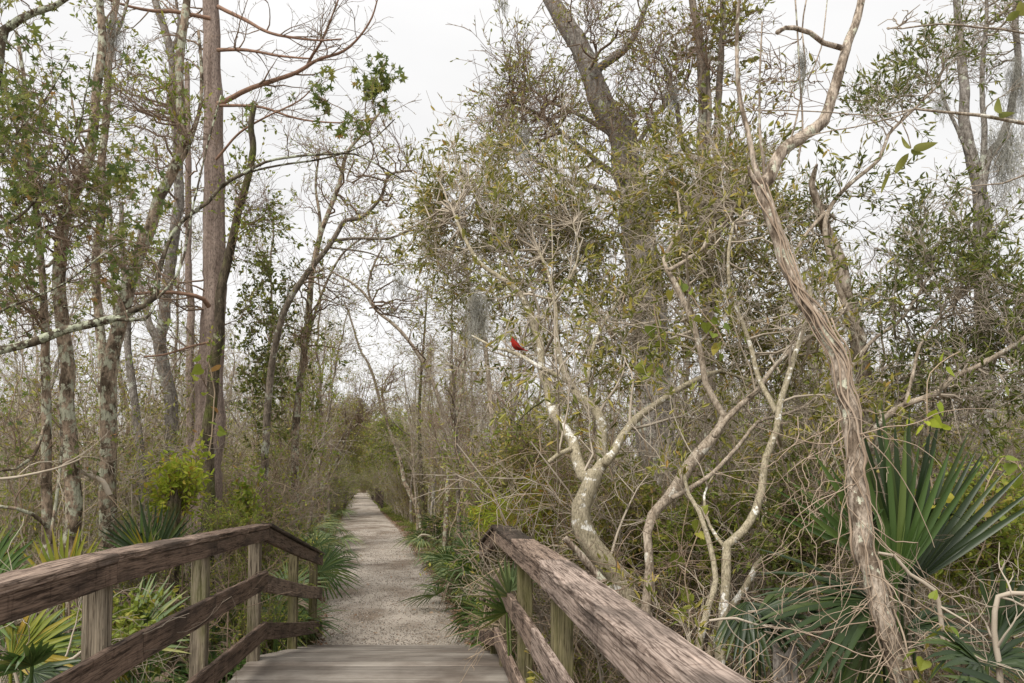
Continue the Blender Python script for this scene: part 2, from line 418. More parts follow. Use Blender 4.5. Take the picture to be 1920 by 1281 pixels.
def wood_mat(name, light, mid, dark, stain=.5, scale=26, vertical=False, algae=None, edge=None):
    """Weathered board: growth rings that run along local X, checks, stains."""
    m, t, b, o = new_mat(name)
    c = t.nodes.new('ShaderNodeTexCoord'); oi = t.nodes.new('ShaderNodeObjectInfo')
    sc = t.nodes.new('ShaderNodeVectorMath'); sc.operation = 'SCALE'; sc.inputs[0].default_value = (7.0, .35, .23)
    t.links.new(oi.outputs['Random'], sc.inputs['Scale'])
    ad = t.nodes.new('ShaderNodeVectorMath'); ad.operation = 'ADD'
    t.links.new(c.outputs['Object'], ad.inputs[0]); t.links.new(sc.outputs[0], ad.inputs[1])
    v = ad.outputs[0]
    wv = t.nodes.new('ShaderNodeTexWave'); wv.wave_type = 'RINGS'; wv.rings_direction = 'X'; wv.wave_profile = 'SAW'
    wv.inputs['Scale'].default_value = scale * 1.5; wv.inputs['Distortion'].default_value = 7.5
    wv.inputs['Detail'].default_value = 2; wv.inputs['Detail Scale'].default_value = 1.5; wv.inputs['Detail Roughness'].default_value = .55
    mp = t.nodes.new('ShaderNodeMapping'); mp.inputs['Scale'].default_value = (.12, 1, 1); mp.inputs['Location'].default_value = (0, .03, .09)
    t.links.new(v, mp.inputs['Vector']); t.links.new(mp.outputs[0], wv.inputs['Vector'])
    fi = tex(t, 'ShaderNodeTexNoise', 60, 4, .7, vec=v, mscale=(.06, 1, 1))
    mot = tex(t, 'ShaderNodeTexNoise', 34, 6, .65, vec=v, mscale=(.05, 1, 1))
    wf = mixc(t, wv.outputs['Fac'], mot.outputs['Fac'], .62)
    lm = tuple((a + b_) / 2 for a, b_ in zip(light, mid))
    r1 = ramp(t, [(.28, mid), (.40, lm), (.52, light), (.66, light), (.72, lm)]); t.links.new(wf, r1.inputs[0])
    r2 = ramp(t, [(.38, (.22, .19, .17)), (.47, (.9, .89, .88)), (.52, (1, 1, 1)), (.68, (1.3, 1.28, 1.26))]); t.links.new(fi.outputs['Fac'], r2.inputs[0])
    c1 = mixc(t, r1.outputs[0], r2.outputs[0], 1.0, 'MULTIPLY')
    st = tex(t, 'ShaderNodeTexNoise', 2.2, 7, .62, vec=v, mscale=(.8, 2.6, 2.6), dist=.3)
    e = .62 - stain * .25
    r3 = ramp(t, [(e, (0, 0, 0)), (e + .16, (1, 1, 1))]); t.links.new(st.outputs['Fac'], r3.inputs[0])
    f = t.nodes.new('ShaderNodeMath'); f.operation = 'MULTIPLY'; f.inputs[1].default_value = .7; t.links.new(r3.outputs[0], f.inputs[0])
    c2 = mixc(t, c1, dark, f.outputs[0])
    dr = tex(t, 'ShaderNodeTexNoise', 22, 4, .7, vec=v, mscale=(1, .3, .3) if not vertical else (.1, 1, 1))
    r4 = ramp(t, [(.56, (1, 1, 1)), (.66, (.35, .3, .28))]); t.links.new(dr.outputs['Fac'], r4.inputs[0])
    c2 = mixc(t, c2, r4.outputs[0], .55, 'MULTIPLY')
    if algae:
        al = tex(t, 'ShaderNodeTexNoise', 4, 5, .6, vec=v, mscale=(.35, 1, 1), loc=(5, 2, 1))
        r5 = ramp(t, [(.47, (0, 0, 0)), (.62, (1, 1, 1))]); t.links.new(al.outputs['Fac'], r5.inputs[0])
        f2 = t.nodes.new('ShaderNodeMath'); f2.operation = 'MULTIPLY'; f2.inputs[1].default_value = .5; t.links.new(r5.outputs[0], f2.inputs[0])
        c2 = mixc(t, c2, algae, f2.outputs[0])
    if edge:
        g = t.nodes.new('ShaderNodeNewGeometry')
        r6 = ramp(t, [(.53, (0, 0, 0)), (.6, (1, 1, 1))]); t.links.new(g.outputs['Pointiness'], r6.inputs[0])
        f3 = t.nodes.new('ShaderNodeMath'); f3.operation = 'MULTIPLY'; f3.inputs[1].default_value = .7; t.links.new(r6.outputs[0], f3.inputs[0])
        c2 = mixc(t, c2, edge, f3.outputs[0])
    t.links.new(c2, b.inputs['Base Color'])
    b.inputs['Roughness'].default_value = .82; b.inputs['Specular IOR Level'].default_value = .25
    h = mixc(t, wv.outputs['Fac'], fi.outputs['Fac'], .6)
    bump(t, b, h, .8, .004)
    return m

M['rail_dark'] = wood_mat('rail_dark', (.20, .14, .105), (.085, .055, .042), (.028, .02, .016), .6, edge=(.40, .32, .26))
M['rail_mid'] = wood_mat('rail_mid', (.32, .24, .19), (.14, .095, .072), (.035, .026, .02), .55, edge=(.56, .48, .41))
M['rail_pale'] = wood_mat('rail_pale', (.41, .325, .275), (.17, .125, .10), (.045, .034, .027), .5, scale=22, edge=(.72, .63, .56))
M['rail_black'] = wood_mat('rail_black', (.12, .09, .07), (.06, .043, .034), (.022, .018, .012), .8)
M['post_wood'] = wood_mat('post_wood', (.25, .21, .155), (.13, .108, .078), (.05, .04, .026), .35, vertical=True, algae=(.13, .14, .04))
M['post_algae'] = wood_mat('post_algae', (.22, .19, .11), (.10, .085, .045), (.035, .03, .018), .5, vertical=True, algae=(.12, .125, .025))

# ------------------------------------------------------------------ scene objects
def tag(o, label=None, cat=None, group=None, kind=None):
    if label: o['label'] = label
    if cat: o['category'] = cat
    if group: o['group'] = group
    if kind: o['kind'] = kind
    return o

def link(name, me, mat=None, parent=None, loc=None):
    o = bpy.data.objects.new(name, me); COL.objects.link(o)
    if mat is not None and me is not None:
        if len(me.materials) == 0: me.materials.append(M[mat] if isinstance(mat, str) else mat)
    if parent is not None: o.parent = parent
    if loc is not None: o.location = tuple(loc)
    return o

def empty(name, loc, label=None, cat=None, group=None):
    o = bpy.data.objects.new(name, None); COL.objects.link(o); o.location = tuple(loc); o.empty_display_size = .1
    return tag(o, label, cat, group)

def part(name, g, mat, root, smooth=True):
    """Geometry given in world space becomes a child of root (whose only transform is its place)."""
    return link(name, g.mesh(name, smooth, origin=np.array(root.location)), mat, root)

def copy_tree(root, loc, rz=0.0, sc=1.0, label=None):
    c = root.copy(); COL.objects.link(c); c.location = tuple(loc); c.rotation_euler = (0, 0, rz)
    c.scale = (sc, sc, sc) if not isinstance(sc, tuple) else sc
    if label: c['label'] = label
    for ch in root.children:
        d = ch.copy(); COL.objects.link(d); d.parent = c
    return c

# ================================================================== ground and path
def build_ground():
    def axis(a, b, fine_a, fine_b, fs, cs):
        return np.concatenate([np.arange(a, fine_a, cs), np.arange(fine_a, fine_b, fs), np.arange(fine_b, b + cs, cs)])
    xs = axis(-160, 160, -22, 14, .3, 4.0); ys = axis(-12, 300, -2, 70, .35, 5.0)
    X, Y = np.meshgrid(xs, ys); Z = ground_z(X, Y)
    V = np.stack([X, Y, Z], -1).reshape(-1, 3)
    nx = len(xs); ny = len(ys); i = np.arange(nx * ny).reshape(ny, nx)
    f = np.stack([i[:-1, :-1], i[:-1, 1:], i[1:, 1:], i[1:, :-1]], -1).reshape(-1, 4)
    m, t, b, o = new_mat('forest_floor')
    n1 = tex(t, 'ShaderNodeTexNoise', 3.0, 8, .7); n2 = tex(t, 'ShaderNodeTexVoronoi', 28)
    r1 = ramp(t, [(.3, (.05, .037, .025)), (.5, (.12, .085, .055)), (.7, (.20, .15, .10))]); t.links.new(n1.outputs['Fac'], r1.inputs[0])
    c = mixc(t, r1.outputs[0], n2.outputs['Color'], .25, 'OVERLAY')
    n3 = tex(t, 'ShaderNodeTexNoise', .9, 5, .6)
    r3 = ramp(t, [(.5, (0, 0, 0)), (.65, (.6, .6, .6))]); t.links.new(n3.outputs['Fac'], r3.inputs[0])
    c = mixc(t, c, (.09, .11, .03), r3.outputs[0])
    t.links.new(c, b.inputs['Base Color']); b.inputs['Roughness'].default_value = .95
    bump(t, b, n2.outputs['Distance'], .7, .02)
    o_ = link('ground', mesh_from('ground', V, [f]), m); tag(o_, kind='structure')

    # gravel path, a sheet with ragged edges that dips into the ground at both sides
    ys = np.concatenate([np.arange(8.0, 30, .12), np.arange(30, 117, .5)])
    us = np.linspace(-1, 1, 25)
    rows = []
    for y in ys:
        hw = float(path_hw(y)) + .16 * smooth_noise(y * 1.7, 3.0, 1) + rng.normal(0, .03)
        hw2 = float(path_hw(y)) + .16 * smooth_noise(y * 1.9, 9.0, 1) + rng.normal(0, .03)
        cx = float(path_x(y)); z = float(path_z(y))
        for u in us:
            x = cx + u * (hw if u > 0 else hw2)
            crown = .035 * (1 - u * u) + .012 * smooth_noise(x * 2, y * 2, 1.3, 4)
            gz = float(ground_z(x, y))
            zz = max(z + crown, gz + .012) if abs(u) < .9 else gz + .012 - (.03 if abs(u) > .98 else 0)
            rows.append([x, y, zz])
    n = len(us); i = np.arange(len(rows)).reshape(-1, n)
    f = np.stack([i[:-1, :-1], i[:-1, 1:], i[1:, 1:], i[1:, :-1]], -1).reshape(-1, 4)
    m, t, b, o = new_mat('gravel')
    v1 = tex(t, 'ShaderNodeTexVoronoi', 26, mscale=(1, .8, 1)); v2 = tex(t, 'ShaderNodeTexVoronoi', 62)
    bw = t.nodes.new('ShaderNodeRGBToBW'); t.links.new(v1.outputs['Color'], bw.inputs[0])
    r = ramp(t, [(.2, (.07, .058, .045)), (.5, (.155, .132, .110)), (.75, (.36, .325, .285))]); t.links.new(bw.outputs[0], r.inputs[0])
    bw2 = t.nodes.new('ShaderNodeRGBToBW'); t.links.new(v2.outputs['Color'], bw2.inputs[0])
    r2 = ramp(t, [(.2, (.62, .6, .58)), (.8, (1.25, 1.22, 1.2))]); t.links.new(bw2.outputs[0], r2.inputs[0])
    c = mixc(t, r.outputs[0], r2.outputs[0], 1.0, 'MULTIPLY')
    n1 = tex(t, 'ShaderNodeTexNoise', 1.1, 6, .65, mscale=(1, .6, 1))
    r3 = ramp(t, [(.38, (.50, .44, .38)), (.5, (.85, .83, .80)), (.62, (1.12, 1.1, 1.08))]); t.links.new(n1.outputs['Fac'], r3.inputs[0])
    c = mixc(t, c, r3.outputs[0], 1.0, 'MULTIPLY')
    t.links.new(c, b.inputs['Base Color']); b.inputs['Roughness'].default_value = .95
    bump(t, b, v1.outputs['Distance'], .8, .012)
    o_ = link('gravel_path', mesh_from('gravel_path', np.array(rows), [f]), m); tag(o_, kind='structure')

    # loose stones over the near stretch
    g = Geo(); K = 22000
    y = 9.4 + 22 * rng.random(K) ** 1.6; u = rng.uniform(-1.12, 1.12, K)
    x = path_x(y) + u * path_hw(y)
    z = np.maximum(path_z(y) + .035 * (1 - u * u), ground_z(x, y)) + .006
    s = rng.uniform(.004, .014, K)
    base = np.array([[1, 0, 0], [-.5, .87, 0], [-.5, -.87, 0], [0, 0, .9], [0, 0, -.5]])
    ang = rng.uniform(0, 6.28, K); ca, sa = np.cos(ang), np.sin(ang)
    R = np.zeros((K, 3, 3)); R[:, 0, 0] = ca; R[:, 0, 1] = -sa; R[:, 1, 0] = sa; R[:, 1, 1] = ca * .7; R[:, 2, 2] = .8
    V = np.einsum('kij,vj->kvi', R, base) * s[:, None, None] * rng.uniform(.7, 1.3, (K, 5, 1)) + np.stack([x, y, z], -1)[:, None]
    o5 = (np.arange(K) * 5)[:, None]
    g.add(V.reshape(-1, 3), np.concatenate([o5 + q for q in ([0, 1, 3], [1, 2, 3], [2, 0, 3], [1, 0, 4], [2, 1, 4], [0, 2, 4])]))
    o_ = link('gravel', g.mesh('gravel', False), 'stone_bits'); tag(o_, kind='stuff')

build_ground()

def build_ground_cover():
    # grass along both verges
    g = Geo(); K = 80000
    y = 7.2 + 60 * rng.random(K) ** 2.0; side = rng.choice([-1, 1], K)
    off = rng.gamma(1.6, .22, K) * (1 + y * .01)
    keep = smooth_noise(y * 1.1, side * 5.0, 1.2, 1.0) + .5 * smooth_noise(y * 3.3, off * 4, 1.2, 1.0) > .05
    y, side, off = y[keep], side[keep], off[keep]; K = len(y)
    x = path_x(y) + side * (path_hw(y) - .1 + off)
    z = ground_z(x, y)
    h = rng.uniform(.04, .15, K) * (.5 + np.clip(off, 0, .8)) * (1 + .012 * y); a = rng.uniform(0, 6.28, K)
    wd = rng.uniform(.003, .006, K) * (1 + .03 * y)
    S = np.stack([x, y, z], -1); D = np.stack([np.cos(a), np.sin(a), np.zeros(K)], -1); X = np.stack([-np.sin(a), np.cos(a), np.zeros(K)], -1)
    up = np.array([0, 0, 1.0])
    V = np.stack([S - X * wd[:, None], S + X * wd[:, None], S + up * (h * .6)[:, None] + D * (h * .25)[:, None] + X * (wd * .7)[:, None],
                  S + up * (h * .6)[:, None] + D * (h * .25)[:, None] - X * (wd * .7)[:, None], S + up * h[:, None] * .95 + D * (h * .7)[:, None]], 1)
    o5 = (np.arange(K) * 5)[:, None]
    g.add(V.reshape(-1, 3), o5 + [0, 1, 2, 3], o5 + [3, 2, 4])
    o_ = link('grass', g.mesh('grass', False), 'grass'); tag(o_, kind='stuff')
    # fallen leaves
    g = Geo(); K = 70000
    y = 2.0 + 45 * rng.random(K) ** 1.7; x = path_x(np.maximum(y, 8)) + rng.normal(0, 1, K) * (2.2 + y * .15)
    eg = rng.random(K) < .5; x = np.where(eg, path_x(np.maximum(y, 8)) + rng.choice([-1, 1], K) * (path_hw(y) + rng.normal(.08, .26, K)), x)
    on = np.abs(x - path_x(y)) < path_hw(y) * .82
    keep = ~(on & (rng.random(K) < .9)) & ~((y < 9.5) & (np.abs(x + .37 + .107 * y) < .9)); x, y = x[keep], y[keep]; K = len(x)
    S = np.stack([x, y, np.maximum(ground_z(x, y), np.where(np.abs(x - path_x(y)) < path_hw(y) * .95, path_z(y) + .04, -9)) + .01], -1)
    a = rng.uniform(0, 6.28, K); D = norm(np.stack([np.cos(a), np.sin(a), rng.normal(0, .25, K)], -1))
    X = norm(np.cross(norm(rng.normal(0, .3, (K, 3)) + [0, 0, 1]), D)); l = rng.uniform(.025, .075, K)[:, None]
    V = np.stack([S, S + D * l * .5 + X * l * .28 + [0, 0, .006], S + D * l, S + D * l * .5 - X * l * .28 + [0, 0, .008]], 1)
    g.add(V.reshape(-1, 3), np.arange(K * 4).reshape(K, 4))
    o_ = link('fallen_leaves', g.mesh('fallen_leaves', False), 'litter'); tag(o_, kind='stuff')
build_ground_cover()

# ================================================================== boardwalk and railings
BU = norm(np.array([-160 / 1500, 1.0, 0])); BV = np.array([BU[1], -BU[0], 0])      # along and across the bridge
def bridge(d, lat, z):
    """Point of the bridge d metres on along the camera axis, lat metres right of its sight line."""
    return np.array([(800 - 960) / F * d + lat / BV[0] * 1.0, d, z])
def deck_z(d): return float(np.interp(d, [-3, 0, 3, 6.7, 9.8, 10.2], [-.06, -.02, .02, 0, -.52, -.58]))

def board_mesh(name, Ln, wd, h, seg=.05, jit=.0012, ch=.005, sag=0.0):
    """A board along X, wd across Y, h in Z, chamfered, with worn edges."""
    n = max(3, int(Ln / seg)); xs = np.linspace(0, Ln, n)
    y, z = wd / 2, h / 2
    prof = []
    def edge(p, q, k):
        for i in range(k): prof.append([p[0] + (q[0] - p[0]) * i / k, p[1] + (q[1] - p[1]) * i / k])
    c = ch
    pts = [(-y + c, -z), (y - c, -z), (y, -z + c), (y, z - c), (y - c, z), (-y + c, z), (-y, z - c), (-y, -z + c)]
    for i in range(8):
        edge(pts[i], pts[(i + 1) % 8], 3 if i % 2 == 0 else 1)
    prof = np.array(prof); m = len(prof)
    V = np.zeros((n, m, 3)); V[:, :, 0] = xs[:, None]; V[:, :, 1:] = prof[None]
    J = rng.normal(0, jit, (n, m, 2)); k = np.array([1, 2, 1]) / 4
    for a in range(m):
        for b_ in range(2): J[:, a, b_] = np.convolve(np.pad(J[:, a, b_], 1, 'edge'), k, 'valid')
    V[:, :, 1:] += J
    V[:, :, 2] += sag * np.sin(xs / Ln * math.pi)[:, None]
    idx = np.arange(n * m).reshape(n, m)
    f = np.stack([idx[:-1], np.roll(idx[:-1], -1, 1), np.roll(idx[1:], -1, 1), idx[1:]], -1).reshape(-1, 4)[:, ::-1]
    g = Geo(); g.add(V.reshape(-1, 3), f)
    for j, flip in ((0, False), (n - 1, True)):
        r = V[j]; vv = np.vstack([r, r.mean(0)[None]])
        ff = np.array([[i, (i + 1) % m, m] for i in range(m)]);
        g.add(vv, ff if not flip else ff[:, ::-1])
    return g.mesh(name, False)

def board(name, A, B, wd, h, mat, root, side=None, **kw):
    """A board from A to B (world): wd across the horizontal, h upright."""
    A = np.asarray(A, float); B = np.asarray(B, float); Ln = np.linalg.norm(B - A)
    X = Vector((B - A) / Ln); S = Vector(side) if side is not None else Vector((0, 0, 1)).cross(X).normalized()
    if side is not None: S = (S - X * S.dot(X)).normalized()
    Z = X.cross(S).normalized()
    me = board_mesh(name, Ln, wd, h, **kw)
    o = link(name, me, mat, root)
    Mw = Matrix((X, S, Z)).transposed().to_4x4(); Mw.translation = Vector(A) - Vector(root.location)
    o.matrix_local = Mw
    return o

def build_railing(sign, lat, ds, zs, end_d, post_ds, label, mats, splits):
    base = bridge(5.0, lat, deck_z(5.0))
    root = empty('railing', base, label, 'railing')
    top = lambda d: float(np.interp(d, ds, zs))
    D = [splits[0]] + splits[1:]
    capw, capt = .15, .038
    oc = sign * (capw / 2 - .004)      # the cap runs outward of the boards' inner face
    gap = .0015
    for i in range(len(D) - 1):
        a, b = D[i], D[i + 1]
        cm, bm = mats[min(i, len(mats) - 1)]
        ea, eb = a + gap, b - gap
        board('cap_board', bridge(ea, lat + oc, top(a) - capt / 2), bridge(eb, lat + oc, top(b) - capt / 2), capw, capt, cm, root, jit=.0022, ch=.007)
        t2 = capt + .002
        board('side_board', bridge(ea, lat + sign * .02, top(a) - t2 - .0445), bridge(eb, lat + sign * .02, top(b) - t2 - .0445), .037, .089, bm, root)
    MS = [D[0]] + [x + .35 for x in D[1:-2]] + D[-2:] if len(D) > 3 else D
    for off, nm in ((.385, 'middle_rail'), (.80, 'lower_rail')):
        for i in range(len(MS) - 1):
            a, b = MS[i], MS[i + 1]
            mid = mats[min(i, len(mats) - 1)][1]
            board(nm, bridge(a + gap, lat + sign * .02, top(a) - off - .07), bridge(b - gap, lat + sign * .02, top(b) - off - .07), .037, .14, mid, root)
    # sloping end section down to the path
    c = D[-1]; e = end_d; zt = top(c)
    ze = zt - .157 * (e - c)
    board('cap_board', bridge(c + gap, lat + oc * .4, zt - .004), bridge(e, lat + oc * .4, ze - .004), .09, .03, 'rail_black', root)
    for (o0, o1, nm, hh) in ((.022, .022, 'side_board', .125), (.42, .43, 'middle_rail', .14), (.81, .84, 'lower_rail', .14)):
        board(nm, bridge(c + gap, lat + sign * .02, zt - o0 - hh / 2), bridge(e, lat + sign * .02, ze - o1 - hh / 2), .037, hh, 'rail_mid' if nm == 'middle_rail' else 'rail_dark', root, sag=-.012)
    for d in post_ds:
        if d <= c: zt_ = top(d) - capt - .012
        else: zt_ = zt - .157 * (d - c) - .035
        pm = 'post_algae' if (sign > 0) else 'post_wood'
        if d > c: pm = 'post_algae'
        zb = -1.5
        board('post', bridge(d, lat + sign * .087, zb), bridge(d, lat + sign * .087, zt_), .09, .092, pm, root, side=tuple(BU))
    # bolt heads on the posts' inner faces
    return root

LATL, LATR = -1.3, 0.54
build_railing(-1, LATL, [.5, 2.44, 3.42, 5.0, 6.7], [1.10, 1.12, 1.137, 1.116, 1.09], 10.25, [1.9, 3.44, 5.0, 6.58, 8.5, 10.0],
              'dark weathered wooden railing along the left side of the boardwalk', [('rail_mid', 'rail_dark'), ('rail_mid', 'rail_dark'), ('rail_dark', 'rail_dark')], [.4, 3.42, 5.05, 6.7])
build_railing(1, LATR, [.5, 1.7, 2.0, 2.76, 3.9, 6.45], [.99, 1.0, 1.012, 1.035, 1.07, 1.09], 8.3, [2.2, 3.75, 5.15, 6.38, 7.3, 8.1],
              'pale split wooden railing along the right side of the boardwalk, nearest the camera', [('rail_pale', 'rail_pale'), ('rail_mid', 'rail_mid'), ('rail_black', 'rail_mid')], [.35, 3.85, 5.1, 6.45])

def build_deck():
    g = Geo(); d = -2.5; k = 0
    while d < 9.65:
        w = .138; a, b = d, d + w
        za, zb = deck_z(a), deck_z(b); t = .036
        za += rng.normal(0, .0012); zb += rng.normal(0, .0012)
        flare0 = .0 if d < 6.6 else .1 * (d - 6.6)
        l0, l1 = LATL - .12 + rng.normal(0, .008), LATR + .12 + rng.normal(0, .008)
        c = .004
        prof = [(a, za - t), (b, zb - t), (b, zb - c), (b - c, zb), (a + c, za), (a, za - c)]
        V = []
        xs = np.linspace(l0, l1, 15)
        for x in xs:
            for (dd, zz) in prof: V.append(bridge(dd, x, zz + .0015 * math.sin(x * 3 + k)))
        V = np.array(V); m = 6; idx = np.arange(len(V)).reshape(-1, m)
        f = np.stack([idx[:-1], np.roll(idx[:-1], -1, 1), np.roll(idx[1:], -1, 1), idx[1:]], -1).reshape(-1, 4)
        e0 = np.array([[0, 5, 4, 3], [0, 3, 2, 1]]); e1 = len(V) - 6 + np.array([[0, 1, 2, 3], [0, 3, 4, 5]])
        g.add(V, f, e0, e1)
        d += w + .015; k += 1
    # stringers under the planks
    for lat in (LATL + .02, (LATL + LATR) / 2, LATR - .02):
        for (a, b) in ((-2.5, 6.7), (6.7, 9.6)):
            p, q = bridge(a, lat, deck_z(a) - .05), bridge(b, lat, deck_z(b) - .05)
            s = BV * .03
            V = [p - s, p + s, p + s - [0, 0, .2], p - s - [0, 0, .2], q - s, q + s, q + s - [0, 0, .2], q - s - [0, 0, .2]]
            g.add(np.array(V), np.array([[0, 1, 5, 4], [1, 2, 6, 5], [2, 3, 7, 6], [3, 0, 4, 7], [0, 3, 2, 1], [4, 5, 6, 7]]))
    m, t, b, o = new_mat('deck_wood')
    c = t.nodes.new('ShaderNodeTexCoord'); ge = t.nodes.new('ShaderNodeNewGeometry')
    n1 = tex(t, 'ShaderNodeTexNoise', 30, 5, .7, mscale=(.06, 1, 1))
    r1 = ramp(t, [(.36, (.19, .17, .15)), (.5, (.27, .247, .22)), (.65, (.33, .305, .275))]); t.links.new(n1.outputs['Fac'], r1.inputs[0])
    r2 = ramp(t, [(0, (.62, .6, .58)), (1, (1.15, 1.12, 1.1))]); t.links.new(ge.outputs['Random Per Island'], r2.inputs[0])
    c1 = mixc(t, r1.outputs[0], r2.outputs[0], 1.0, 'MULTIPLY')
    n3 = tex(t, 'ShaderNodeTexNoise', 1.3, 6, .65)
    r3 = ramp(t, [(.38, (.55, .5, .46)), (.58, (1.05, 1.04, 1.02))]); t.links.new(n3.outputs['Fac'], r3.inputs[0])
    c1 = mixc(t, c1, r3.outputs[0], 1.0, 'MULTIPLY')
    t.links.new(c1, b.inputs['Base Color']); b.inputs['Roughness'].default_value = .75
    bump(t, b, n1.outputs['Fac'], .3, .003)
    o_ = link('boardwalk', g.mesh('boardwalk', False), m); tag(o_, kind='structure')
build_deck()

# the railings of the farther footbridges on the path
def far_railing(y0, y1, side, label):
    p = lambda y, z: np.array([float(path_x(y)) + side * (float(path_hw(y)) + .08), y, float(path_z(y)) + z])
    root = empty('footbridge_railing', p(y0, 0), label, 'railing', 'railings of the farther footbridges')
    n = max(3, int((y1 - y0) / 1.6))
    for y in np.linspace(y0, y1, n):
        board('post', p(y, -.5), p(y, 1.08), .15, .15, 'rail_black', root, side=(0, 1, 0), seg=.3)
    for z, h in ((1.06, .12), (.68, .14), (.3, .14)):
        board('rail', p(y0 - .1, z), p(y1 + .1, z), .05, h, 'rail_black', root, seg=.5)
for k, (a, b) in enumerate(((51, 61), (78, 90), (100, 110))):
    nm = ('nearest', 'second', 'farthest')[k]
    far_railing(a, b, -1, f'small dark railing on the left of the {nm} distant footbridge down the path')
    far_railing(a, b, 1, f'small dark railing on the right of the {nm} distant footbridge down the path')

# ================================================================== trees standing near the bridge
def ell(x, y, d, rx, ry, rd, n):
    """n points spread through an ellipsoid seen at pixel x, y, d metres off."""
    v = norm(rng.normal(size=(n, 3))) * (rng.random((n, 1)) ** .4)
    c = P3(x, y, d)
    return c + v * np.array([rx * d / F, rd, ry * d / F])

def tree(name, label, cat, limbs, bark, regions=(), twig='twig_grey', leaf=None, lsize=.05, lasp=.25, lkind='fold', lper=5,
         spread=.6, k2=8, k3=5, l2=.55, l3=.25, group=None, bough_r=.02, sides=12, ground=True, own=0, own_len=.8, droop=0.0,
         base_z=None, step=.07, wob=.06, arch=.15, clump=(.9, -.05), tip=.0016, up=.15, leaf_on_own=True, rough=.035, t0leaf=.2):
    """limbs: list of dict(p=[...], d=, w=(a,b)); the first is the trunk and runs down to the ground."""
    tr = Geo(); sk = []; sr = []
    root = None
    for i, lb in enumerate(limbs):
        P, R = px_limb(lb['p'], lb.get('d'), lb.get('w'), lb.get('step', step), wob)
        if (i == 0 and ground) or lb.get('root'):
            b = P[0].copy(); gz = float(ground_z(b[0], b[1])) - .15
            if P[0, 2] > gz + .05:
                dirn = P[0] - P[min(4, len(P) - 1)]; hd = dirn[:2] / max(.2, abs(dirn[2])) * (P[0, 2] - gz) * .5
                q = np.array([b[0] + np.clip(hd[0], -.4, .4), b[1] + np.clip(hd[1], -.4, .4), gz])
                m = max(3, int((P[0, 2] - gz) / .1)); tt = np.linspace(0, 1, m)[:-1, None]
                ext = q + (b - q) * tt; er = R[0] * (1 + .5 * (1 - tt[:, 0]) ** 3)
                P = np.vstack([ext, P]); R = np.concatenate([er, R])
        if i == 0: root = empty(name, P[0], label, cat, group)
        u = norm(P[-1] - P[-2]); r_ = R[-1]
        Pd = np.vstack([P, P[-1] + u * r_ * .45, P[-1] + u * r_ * .7]); Rd = np.concatenate([R, [r_ * .8, r_ * .12]])
        if i > 0:
            u0 = norm(P[0] - P[1]); Pd = np.vstack([P[0] + u0 * R[0] * .6, P[0] + u0 * R[0] * .4, Pd]); Rd = np.concatenate([[R[0] * .12, R[0] * .75], Rd])
        tubes(tr, Pd, Rd, lb.get('sides', sides if R.max() > .02 else 7), rough, cap=lb.get('cap', False))
        sk.append(P); sr.append(R)
    part('trunk', tr, bark, root)
    tw = Geo(); lf = Geo()
    boughs = []
    if regions:
        T = np.concatenate([ell(*r) for r in regions])
        C, R = reach(sk, sr, T, rmax=bough_r, arch=arch, tip=tip * 1.6)
        tubes(tw, C, R, 5)
        boughs.append((C, R))
    if own:
        for P, R in zip(sk, sr):
            m = 12; ii = np.linspace(len(P) * (.15 if len(sk) > 1 and P is not sk[0] else (.7 if len(sk) > 2 else .35)), len(P) - 1, m).astype(int)
            C, R2 = kids(P[ii][None], R[ii][None], own, own_len, .9, 8, .22, up, 0.05, .5, tip * 1.6, rmax=.012)
            tubes(tw, C, R2, 4); boughs.append((C, R2))
    for C, R in boughs:
        C2, R2 = kids(C, R, k2, l2, .8, 6, .28, up, .3, .6, tip * 1.15)
        tubes(tw, C2, R2, 3)
        C3, R3 = kids(C2, R2, k3, l3, .7, 4, .3, up, .3, .7, tip)
        tubes(tw, C3, R3, 3)
        if leaf:
            leaves(lf, C3, lper, lsize, lasp, spread, lkind, t0leaf, droop, clump=clump)
            leaves(lf, C2, max(1, lper // 2), lsize, lasp, spread, lkind, .5, droop, clump=clump)
    if not tw.empty(): part('twigs', tw, twig, root)
    if not lf.empty(): part('crown', lf, leaf, root, False)
    return root, sk, sr

def lim(p, d, w=None, **k): return dict(p=p, d=d, w=w, **k)

